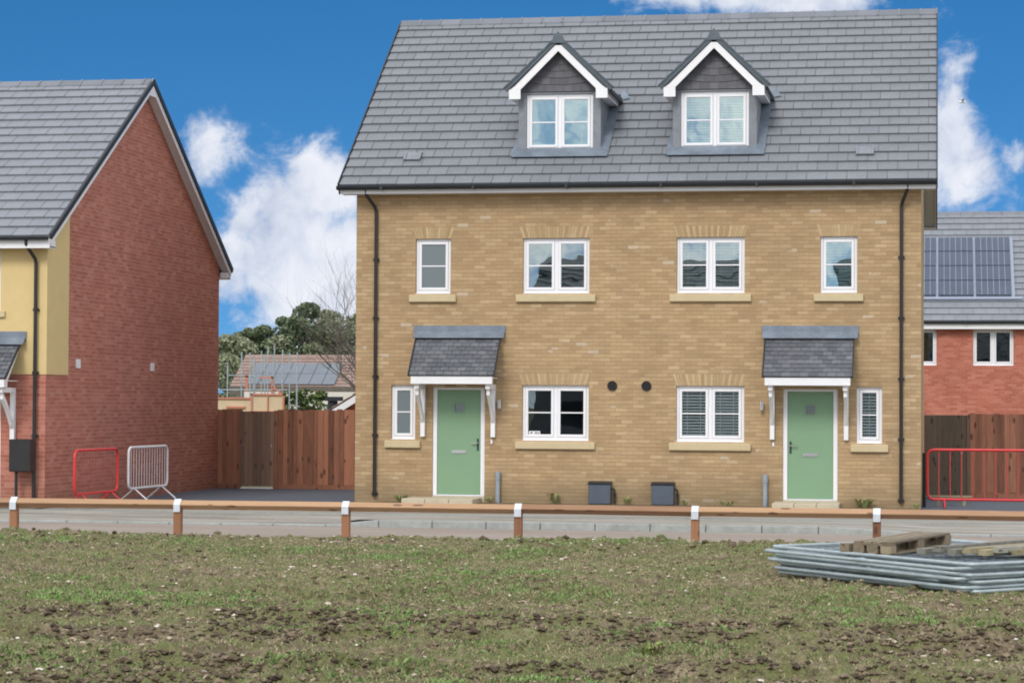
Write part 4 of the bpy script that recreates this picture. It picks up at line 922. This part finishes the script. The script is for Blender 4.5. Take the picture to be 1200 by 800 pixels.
for i in range(7):
    lab = f'galvanised steel fence panel, {words[i]} in the stack on the field' if i not in (2, 3, 4, 5) else f'galvanised steel fence panel, {words[i]} from the bottom of the stack'
    jit = [(0.10,.06,.8), (.06,.03,-.6), (.09,.09,1.0), (-.03,.0,-.4), (.05,.05,.6), (-.06,-.02,-.8), (.0,.05,2.0)][i]
    if proto is None:
        proto = thing('fence_panel', (0, 0, 0), lab, 'fence panel', 'steel fence panels stacked on the field'); panel_parts(proto, 3.3, 2.7); o = proto
    else: o = copy_tree(proto, label=lab)
    o.location = PC+d1*jit[0]+d2*jit[1]+Vector((0, 0, .06+i*.047)); o.rotation_euler = (R(random.uniform(-.25, .25)), R(random.uniform(-.25, .25)), ang0+R(jit[2]))
# a second, fanned bundle leaning out to the right
for i in range(5):
    lab = ['lowest', 'second lowest', 'middle', 'second highest', 'highest'][i]
    o = copy_tree(proto, label=f'galvanised fence panel fanned out to the right edge, {lab} of its bundle')
    o.location = (11.30+.02*i, -20.18-.03*(i % 2), .075+i*.058); o.rotation_euler = (R(random.uniform(-.4, .4)), R(.3*(i-2)*.4), R(37+1.2*i))

def slat_pallet(name, label, loc, rot, nx=7, L=1.2, Wd=.8, mat='pallet', tilt=(0, 0)):
    r_ = thing(name, (0,0,0), label, 'pallet', 'old wooden pallets'); top = MB(); bw = Wd/nx*.78
    for k in range(nx): y = Wd*(k+.5)/nx; top.box(0, L, y-bw/2, y+bw/2, .122, .144, random.random())
    top.build('deck_boards', mat, r_); blk = MB()
    for x in (.05, L/2, L-.05):
        for y in (.07, Wd/2, Wd-.07): blk.box(x-.05, x+.05, y-.07, y+.07, .022, .1, random.random())
    for x in (.05, L/2, L-.05): blk.box(x-.05, x+.05, 0, Wd, .1, .122, random.random())
    blk.build('blocks', mat, r_); bt = MB()
    for y in (.07, Wd/2, Wd-.07): bt.box(0, L, y-.05, y+.05, 0, .022, random.random())
    bt.build('base_boards', mat, r_)
    r_.location = loc; r_.rotation_euler = (R(tilt[0]), R(tilt[1]), R(rot)); return r_
ZT = .395
slat_pallet('pallet', 'brown wooden pallet tilted on top of the steel panels', (10.80, -19.42, ZT-.055), 57, tilt=(0, -3), Wd=.50, nx=4)
for i, (x, y, a, L, mt, dz_, lab) in enumerate([(11.12, -19.75, 55, 1.9, 'plank', 0, 'grey weathered plank closest to the brown pallet'), (11.28, -19.82, 53, 2.1, 'plank', .03, 'grey weathered plank second from the brown pallet'),
        (11.44, -19.80, 54, 2.2, 'plank', 0, 'grey weathered plank third from the brown pallet'), (11.60, -19.86, 52, 2.3, 'planky', .02, 'straw coloured plank, nearest of the yellowish ones to the pallet'),
        (11.76, -19.82, 50, 2.4, 'planky', 0, 'straw coloured plank, second of the yellowish ones from the pallet'), (11.92, -19.80, 49, 2.6, 'plank', .03, 'grey plank between straw coloured ones near the right edge'),
        (12.08, -19.70, 47, 2.3, 'planky', 0, 'straw coloured plank last in view at the right edge'), (12.26, -19.60, 46, 2.4, 'plank', .02, 'grey plank outermost on the right of the timber pile')]):
    mb = MB(); dv = Vector((math.cos(R(a)), math.sin(R(a)), .01)); pv = Vector((-dv.y, dv.x, 0)).normalized()
    c = Vector((x, y, ZT+.02+dz_))+dv*L/2; mb.obox(c, dv*L/2, pv*.055, (0, 0, .03), random.random())
    tag(mb.build('plank', mt, origin=(x, y, ZT)), lab, 'plank', 'loose planks on the panels')
mb = MB()
mb.obox((10.42, -18.90, ZT+.01), (.14, .18, 0), (-.05, .04, 0), (0, 0, .045), random.random())
tag(mb.build('timber_offcut', 'pallet', origin=(10.4, -19.7, ZT)), 'short broken timber bearer left of the brown pallet', 'timber')

# ================================================================== house with solar roof behind, right
S = thing('terraced_house', (14, 34, 0), 'orange red brick house behind with grey roof and solar panels at the right', 'house')
HY, SE, SR = 30.0, 4.45, 8.20
mb = MB(); o5 = [(10.10, 11.30, 3.20, 4.34), (12.42, 13.66, 3.20, 4.34), (15.6, 16.8, 3.2, 4.34)]
facade(mb, 6, 24, -.2, SE+.1, HY, o5); mb.quad((6, HY+9, -.2), (6, HY+9, SE), (24, HY+9, SE), (24, HY+9, -.2))
for x in (6, 24): mb.poly([(x, HY, -.2), (x, HY, SE), (x, HY+4.5, SR-.2), (x, HY+9, SE), (x, HY+9, -.2)])
mb.build('wall', 'redo', S)
for q in o5: window(S, *q, HY, 2, None, 'glassd', False)
mb = MB(); mb.box(6.1, 23.9, HY+2.5, HY+2.6, 0, 4.4); mb.build('inner_wall', 'room', S)
mb = MB(); V1 = Vector((0, 4.8, SR-SE)); V1n = V1.normalized()
tile_slope(mb, (5.8, HY-.3, SE+.12), (1,0,0), V1, 18.4, V1.length, seed=20); tile_slope(mb, (5.8, HY+9.3, SE+.12), (1,0,0), (0, -4.8, SR-SE), 18.4, V1.length, seed=21)
rS = mb.build('roof', 'tilel', S); ridge(rS, 5.8, 24.2, HY+4.5, SR+.12, .66)
mb = MB(); mb.box(5.8, 24.2, HY-.28, HY-.25, SE-.12, SE+.08); mb.box(5.8, 24.2, HY-.25, HY-.002, SE-.1, SE-.08); mb.build('fascia', 'white', S); gutter(S, 5.8, 24.2, HY-.34, SE+.10)
N = Vector((0, -V1n.z, V1n.y)); base = Vector((0, HY-.3, SE+.12))
def sp(x, v, n=.10): return Vector((x, base.y, base.z))+V1n*v+N*n
v_lo, v_hi = 1.22, 4.48
xs_ = [8.60, 9.70, 10.80, 11.30, 12.47, 13.62]
mb = MB(); mb.prism([sp(7.4, v_lo-.10, .05), sp(13.72, v_lo-.10, .05), sp(13.72, v_hi+.04, .05), sp(7.4, v_hi+.04, .05)], N*.03); mb.prism([sp(7.4, v_lo-.16, .05), sp(13.95, v_lo-.16, .05), sp(13.95, v_lo-.06, .05), sp(7.4, v_lo-.06, .05)], N*.05); mb.build('panel_tray', 'pvf', rS)
for c in range(5):
    x1 = 13.62-c*1.17; x0 = x1-1.10
    for r_ in range(4):
        a = v_lo+(v_hi-v_lo)*r_/4+.02; b = v_lo+(v_hi-v_lo)*(r_+1)/4-.02
        mb = MB(); mb.prism([sp(x0, a), sp(x1, a), sp(x1, b), sp(x0, b)], N*.03); pn = mb.build('solar_panel', 'pv', rS)
        # the depth limit keeps the cell lines inside the panel's own mesh level: thin bright busbars as raised ribs
mb = MB()
for c in range(5):
    x1 = 13.62-c*1.17; x0 = x1-1.10
    for r_ in range(4):
        a = v_lo+(v_hi-v_lo)*r_/4+.02; b = v_lo+(v_hi-v_lo)*(r_+1)/4-.02
        for k in range(1, 6): x = x0+(x1-x0)*k/6; mb.prism([sp(x-.007, a, .131), sp(x+.007, a, .131), sp(x+.007, b, .131), sp(x-.007, b, .131)], N*.002)
mb.build('busbars', 'pvf', rS)

# ================================================================== beyond the left fence
# low house with a broad solar roof
F_ = thing('bungalow', (-18, 68, 0), 'low distant house with orange ridge and wide solar roof beyond the fence', 'house')
FY = 65.0; fe, frz = 2.62, 4.15
mb = MB(); facade(mb, -21.9, -14.5, -.2, fe, FY, [(-19.4, -18.2, .9, 2.1)]); mb.quad((-21.9, FY+4.6, -.2), (-21.9, FY+4.6, fe), (-14.5, FY+4.6, fe), (-14.5, FY+4.6, -.2))
for x in (-21.9, -14.5): mb.poly([(x, FY, -.2), (x, FY, fe), (x, FY+2.3, frz-.1), (x, FY+4.6, fe), (x, FY+4.6, -.2)])
mb.build('wall', 'cream', F_); window(F_, -19.4, -18.2, .9, 2.1, FY, 2, None, 'glassd', False)
VF = Vector((0, 2.7, frz-fe)); VFn = VF.normalized(); NF = Vector((0, -VFn.z, VFn.y))
mb = MB(); tile_slope(mb, (-22.1, FY-.4, fe), (1,0,0), VF, 7.9, VF.length, gauge=.3, tw=.3, seed=30); tile_slope(mb, (-22.1, FY+5.0, fe), (1,0,0), (0, -2.7, frz-fe), 7.9, VF.length, gauge=.3, tw=.3, seed=31)
rF = mb.build('roof', 'otile', F_); ridge(rF, -22.1, -14.2, FY+2.3, frz+.02, .5, 'otile')
mb = MB(); mb.box(-22.1, -14.2, FY-.43, FY-.38, fe-.42, fe+.02); mb.build('fascia', 'bark', F_)
def fp(x, v, n=.07): return Vector((x, FY-.4, fe))+VFn*v+NF*n
for c in range(7):
    for r_ in range(2):
        a = .12+r_*1.06; x0 = -21.35+c*.63; mb = MB()
        mb.prism([fp(x0+.012, a), fp(x0+.615, a), fp(x0+.615, a+1.03), fp(x0+.012, a+1.03)], NF*.03); mb.build('solar_panel', 'pvg', rF)
# red brick garage gable peeping above the fence next to the buff house
G_ = thing('garage', (-2.6, 20, 0), 'small red brick gable with white verge just left of the buff house', 'garage')
mb = MB(); gy = 18.0; gx0, gxm, gx1, ge, gr = -5.2, -2.7, -.2, 1.66, 3.2
mb.prism([(gx0+.15, gy, -.2), (gx1-.15, gy, -.2), (gx1-.15, gy, ge+.05), (gxm, gy, gr-.05), (gx0+.15, gy, ge+.05)], (0, 5, 0)); mb.build('wall', 'redo', G_)
rf, bb = MB(), MB()
for s in (-1, 1):
    e = Vector((gxm+s*2.62, gy-.2, ge-.06)); u_ = Vector((-s*2.62, 0, gr-ge+.06)); tile_slope(rf, e, (0,1,0), u_, 5.4, u_.length, seed=41+s)
    N = Vector((s*u_.z, 0, abs(u_.x))).normalized(); bb.prism([e-N*.20, e+u_-N*.20, e+u_-N*.0, e-N*.0], (0, .03, 0))
rf.build('roof', 'otile', G_); bb.build('bargeboard', 'white', G_)
mb = MB(); mb.tube([(-5.45, 19.5, 0), (-5.45, 19.5, 2.0), (-5.45, 19.5, 2.02)], .14, 12); mb.box(-5.62, -5.20, 19.3, 19.7, 1.98, 2.10); mb.box(-5.68, -5.5, 19.25, 19.4, 1.55, 1.72)
tag(mb.build('flue_pipe', 'gutter', origin=(-5.45, 19.5, 0)), 'dark cylindrical flue with a flat cap left of the garage gable', 'flue')  # a dark capped flue pipe beside the garage

# scaffolding around an unseen building site
SC = thing('scaffolding', (-9.3, 25, 0), 'steel scaffold poles with orange guards and pale boards beyond the gate', 'scaffolding')
mb = MB()
for x, y, h in [(-10.20, 25, 3.15), (-9.95, 27, 2.4), (-9.72, 26.2, 3.2), (-9.48, 25, 3.45), (-9.41, 26.4, 3.4), (-9.33, 25, 3.3), (-9.15, 27.5, 3.6), (-9.12, 25, 3.5), (-9.02, 26, 3.4), (-8.92, 27.5, 3.5), (-8.45, 25, 3.35), (-8.40, 26.5, 3.5), (-10.05, 26, 3.5), (-9.6, 27.4, 3.7), (-9.22, 26.8, 3.75), (-8.6, 27.2, 3.2)]:
    mb.tube([(x, y, 0), (x, y, h)], .024, 6)
mb.build('standards', 'galv', SC)
mb = MB()
for z in (.6, 1.4, 2.3): mb.tube([(-13, 25, z), (-8.3, 25, z)], .024, 6)
mb.tube([(-10.2, 25, 2.75), (-9.6, 25.8, 2.72)], .024, 6); mb.build('ledgers', 'galv', SC)
mb = MB(); mb.box(-13, -9.42, 24.93, 24.97, 1.62, 2.02); mb.box(-9.36, -8.42, 24.93, 24.97, 1.66, 2.14); mb.build('boards', 'hoard', SC)
mb = MB()
for x0, x1, z0, z1 in ((-9.42, -9.37, 1.55, 2.2), (-8.42, -8.36, 1.55, 2.2), (-9.42, -8.36, 2.14, 2.19), (-9.42, -8.36, 1.58, 1.66), (-8.9, -8.87, 1.62, 2.14), (-13, -9.42, 2.02, 2.07), (-10.2, -9.6, 1.74, 1.80), (-13, -9.42, 1.57, 1.62), (-8.78, -8.72, 2.2, 2.72), (-9.15, -8.72, 2.66, 2.71)): mb.box(x0, x1, 24.88, 24.925, z0, z1)
mb.obox((-8.6, 24.9, 2.3), (.14, 0, -.10), (0, .02, 0), (.015, 0, .02)); mb.box(-9.78, -9.70, 25.5, 25.54, 2.25, 2.75); mb.box(-10.1, -9.7, 25.5, 25.54, 2.70, 2.75)
mb.build('orange_guards', 'orange', SC)

# trees
def leaves(mb, c, rad, n, size, seed, squash=.8, dark=0):
    rr = random.Random(seed)
    for _ in range(n):
        while True:
            v = Vector((rr.uniform(-1,1), rr.uniform(-1,1), rr.uniform(-1,1)))
            if v.length <= 1: break
        v = v.normalized()*(v.length**.45); p = Vector(c)+Vector((v.x*rad[0], v.y*rad[1], v.z*rad[2]))
        a = Vector((rr.uniform(-1,1), rr.uniform(-1,1), rr.uniform(-.6,.6))).normalized(); b = a.orthogonal().normalized(); b = (b*math.cos(rr.random()*3)+a.cross(b)*math.sin(rr.random()*3)).normalized()
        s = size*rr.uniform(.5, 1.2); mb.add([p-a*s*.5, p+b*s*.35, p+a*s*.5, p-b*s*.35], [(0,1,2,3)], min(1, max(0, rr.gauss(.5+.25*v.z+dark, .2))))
def leafy_tree(x, y, h, spread, mat, label, seed, name='broadleaf_tree', cat='tree', n_cl=26, lf=240, size=.42, base_h=.2, group='trees on the skyline'):
    rr = random.Random(seed); t = thing(name, (x, y, 0), label, cat, group); tr = MB()
    tr.tube([(x, y, -.2), (x+.1, y, h*.35), (x, y, h*.75)], [h*.03, h*.022, h*.008], 8); cl = []
    for k in range(n_cl):
        th = rr.uniform(0, 6.283); q = rr.random()**.6; zz = h*(base_h+(.97-base_h)*rr.random()); env = spread*math.sqrt(max(.05, 1-((zz/h-.55)/.52)**2))
        c = Vector((x+math.cos(th)*env*q, y+math.sin(th)*env*q, zz)); cl.append(c)
        tr.tube([(x, y, max(h*.2, zz*.62)), (Vector((x, y, zz*.75))+c)/2, c], [h*.010, h*.006, .02], 5)
    tr.build('trunk', 'bark', t); cr = MB()
    for i, c in enumerate(cl):
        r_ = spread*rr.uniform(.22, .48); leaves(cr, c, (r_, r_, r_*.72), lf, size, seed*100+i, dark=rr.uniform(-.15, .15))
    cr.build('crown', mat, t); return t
def at(px_, depth):                                              # X for a direction on the skyline; Y from the distance
    a = (px_-600)/2796; x = 11.27+depth*(a*math.cos(yaw)-math.sin(yaw)); y = -45.8+depth*(math.cos(yaw)+a*math.sin(yaw)); return x, y
for i, (px_, dp, h, sp_, mt, lab) in enumerate([(266, 175, 6.6, 2.3, 'leaf_mid', 'grey green tree behind the scaffolding next to the red gable'), (300, 190, 7.6, 2.0, 'leaf_dark', 'small round dark tree, leftmost of the skyline trees above the scaffold'), (326, 196, 8.7, 2.4, 'leaf_dark', 'dark evergreen second along the skyline left of the tallest tree'),
        (354, 188, 9.4, 2.4, 'leaf_dark', 'tallest dark green tree in the middle of the skyline gap'), (374, 200, 9.5, 2.4, 'leaf_mid', 'loose olive tree just right of the tallest one'), (392, 192, 9.2, 2.6, 'leaf_mid', 'open olive green tree with sky gaps near the buff house'), (412, 198, 9.2, 3.0, 'leaf_mid', 'olive tree partly hidden by the corner of the buff house'),
        (340, 186, 6.6, 3.2, 'leaf_mid', 'low spreading tree under the tallest one above the orange roof'), (440, 200, 9.5, 3.4, 'leaf_dark', 'dark tree wholly behind the left corner of the buff house')]):
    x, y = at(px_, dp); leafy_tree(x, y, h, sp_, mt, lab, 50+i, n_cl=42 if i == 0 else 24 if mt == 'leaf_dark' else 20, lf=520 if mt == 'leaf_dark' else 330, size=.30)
for i, (px_, dp, h, sp_) in enumerate([(342, 82, 2.35, .75), (358, 83, 2.15, .7), (374, 84, 2.25, .7)]):
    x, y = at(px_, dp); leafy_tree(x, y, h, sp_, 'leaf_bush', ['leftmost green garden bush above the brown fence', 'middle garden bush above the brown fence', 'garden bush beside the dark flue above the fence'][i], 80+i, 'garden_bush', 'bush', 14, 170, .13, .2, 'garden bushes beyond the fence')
mb = MB(); x, y = at(345, 92); mb.box(x-2.0, x+4, y, y+.2, -.2, 2.32); tag(mb.build('garden_wall', 'cream', origin=(x, y, 0)), 'white wall behind the garden bushes under the solar roof', 'wall')
# bare winter tree beside the buff house
def bare_tree(x, y, h, label, seed):
    rr = random.Random(seed); t = thing('bare_tree', (x, y, 0), label, 'tree'); mb = MB(); tw = MB()
    def grow(p, d_, L, r_, lev):
        q = p; dd = d_; pts = [p]; rads = [r_]; n = 4
        for k in range(n):
            dd = (dd+Vector((rr.gauss(0, .09), rr.gauss(0, .09), rr.gauss(.02, .07)))).normalized(); q = q+dd*L/n; pts.append(q); rads.append(r_*(1-.55*(k+1)/n))
            if lev < 4 and k >= 1:
                for _ in range(2 if lev < 4 else 1):
                    s = Vector((rr.uniform(-1, 1), rr.uniform(-1, 1), rr.uniform(-.1, .7))).normalized()
                    grow(q, (dd*1.0+s*.75).normalized(), L*rr.uniform(.5, .75), rads[-1]*.62, lev+1)
        (mb if lev < 3 else tw).tube(pts, rads, 6 if lev < 2 else 3, caps=False)
    for dd in ((-.30, 0, 1), (-.05, .2, 1), (.25, -.1, 1), (-.75, .1, .95)): grow(Vector((x, y, .8)), Vector(dd).normalized(), h*.42, .07, 1)
    mb.tube([(x, y, -.1), (x, y, .5), (x, y, .95)], [.12, .1, .09], 8)
    mb.build('trunk', 'bark', t); tw.build('twigs', 'bark', t)
bare_tree(-4.35, 24, 6.9, 'leafless tree with fine twigs behind the left corner of the buff house', 5)

# bird in the sky to the right of the roof
bx, by = at(1128, 90); bz = 13.4
bd = thing('bird', (bx, by, bz), 'tiny pale bird flying in the blue sky right of the roof', 'bird')
mb = MB(); mb.tube([(bx-.16, by, bz), (bx-.08, by, bz+.02), (bx+.05, by, bz+.02), (bx+.16, by, bz)], [.01, .045, .045, .008], 8); mb.build('body', 'white', bd, smooth=True)
for s in (-1, 1):
    mb = MB(); mb.add([(bx-.05, by+s*.03, bz+.03), (bx+.06, by+s*.03, bz+.03), (bx+.04, by+s*.22, bz+.12), (bx-.02, by+s*.22, bz+.12), (bx-.06, by+s*.42, bz+.06)], [(0,1,2,3), (3,2,4)]); mb.build('wing', 'white', bd)

# ================================================================== houses across the field, seen mirrored in the upper windows
def far_house(x, y, w_, d_, he, hr_, label, mat='room'):
    t = thing('opposite_house', (x+w_/2, y-d_/2, 0), label, 'house'); m1 = MB()
    m1.box(x, x+w_, y-d_, y, -.2, he); 
    for yy in (y, y-d_): pass
    m1.poly([(x, y, he), (x, y-d_, he), (x, y-d_/2, hr_)]); m1.poly([(x+w_, y, he), (x+w_, y-d_, he), (x+w_, y-d_/2, hr_)]); m1.build('wall', mat, t)
    m2 = MB()
    for s, yy in ((1, y+.3), (-1, y-d_-.3)):
        V = Vector((0, -s*(d_/2+.3), hr_-he+.1)); tile_slope(m2, (x-.3, yy, he-.05), (1,0,0), V, w_+.6, V.length, gauge=.6, tw=1.2, seed=3)
    m2.build('roof', 'slate', t)
    k = x+1.2
    while k < x+w_-1.6:
        for z in (1.0, 3.6):
            m3 = MB(); m3.ring(k, k+1.2, z, z+1.1, .08, y+.003, y+.03); m3.box(k+.08, k+1.12, y+.003, y+.015, z+.08, z+1.02); m3.build('window', 'gutter', t)
        k += 2.6
far_house(-6, -56, 11, 9, 5.0, 8.3, 'dark roofed house across the field behind the camera, mirrored in the left windows')
far_house(7, -62, 12, 9, 5.0, 8.6, 'dark roofed house across the field behind the camera, mirrored in the middle windows')
far_house(21, -56, 12, 9, 5.0, 8.3, 'dark roofed house across the field behind the camera, mirrored in the right windows')
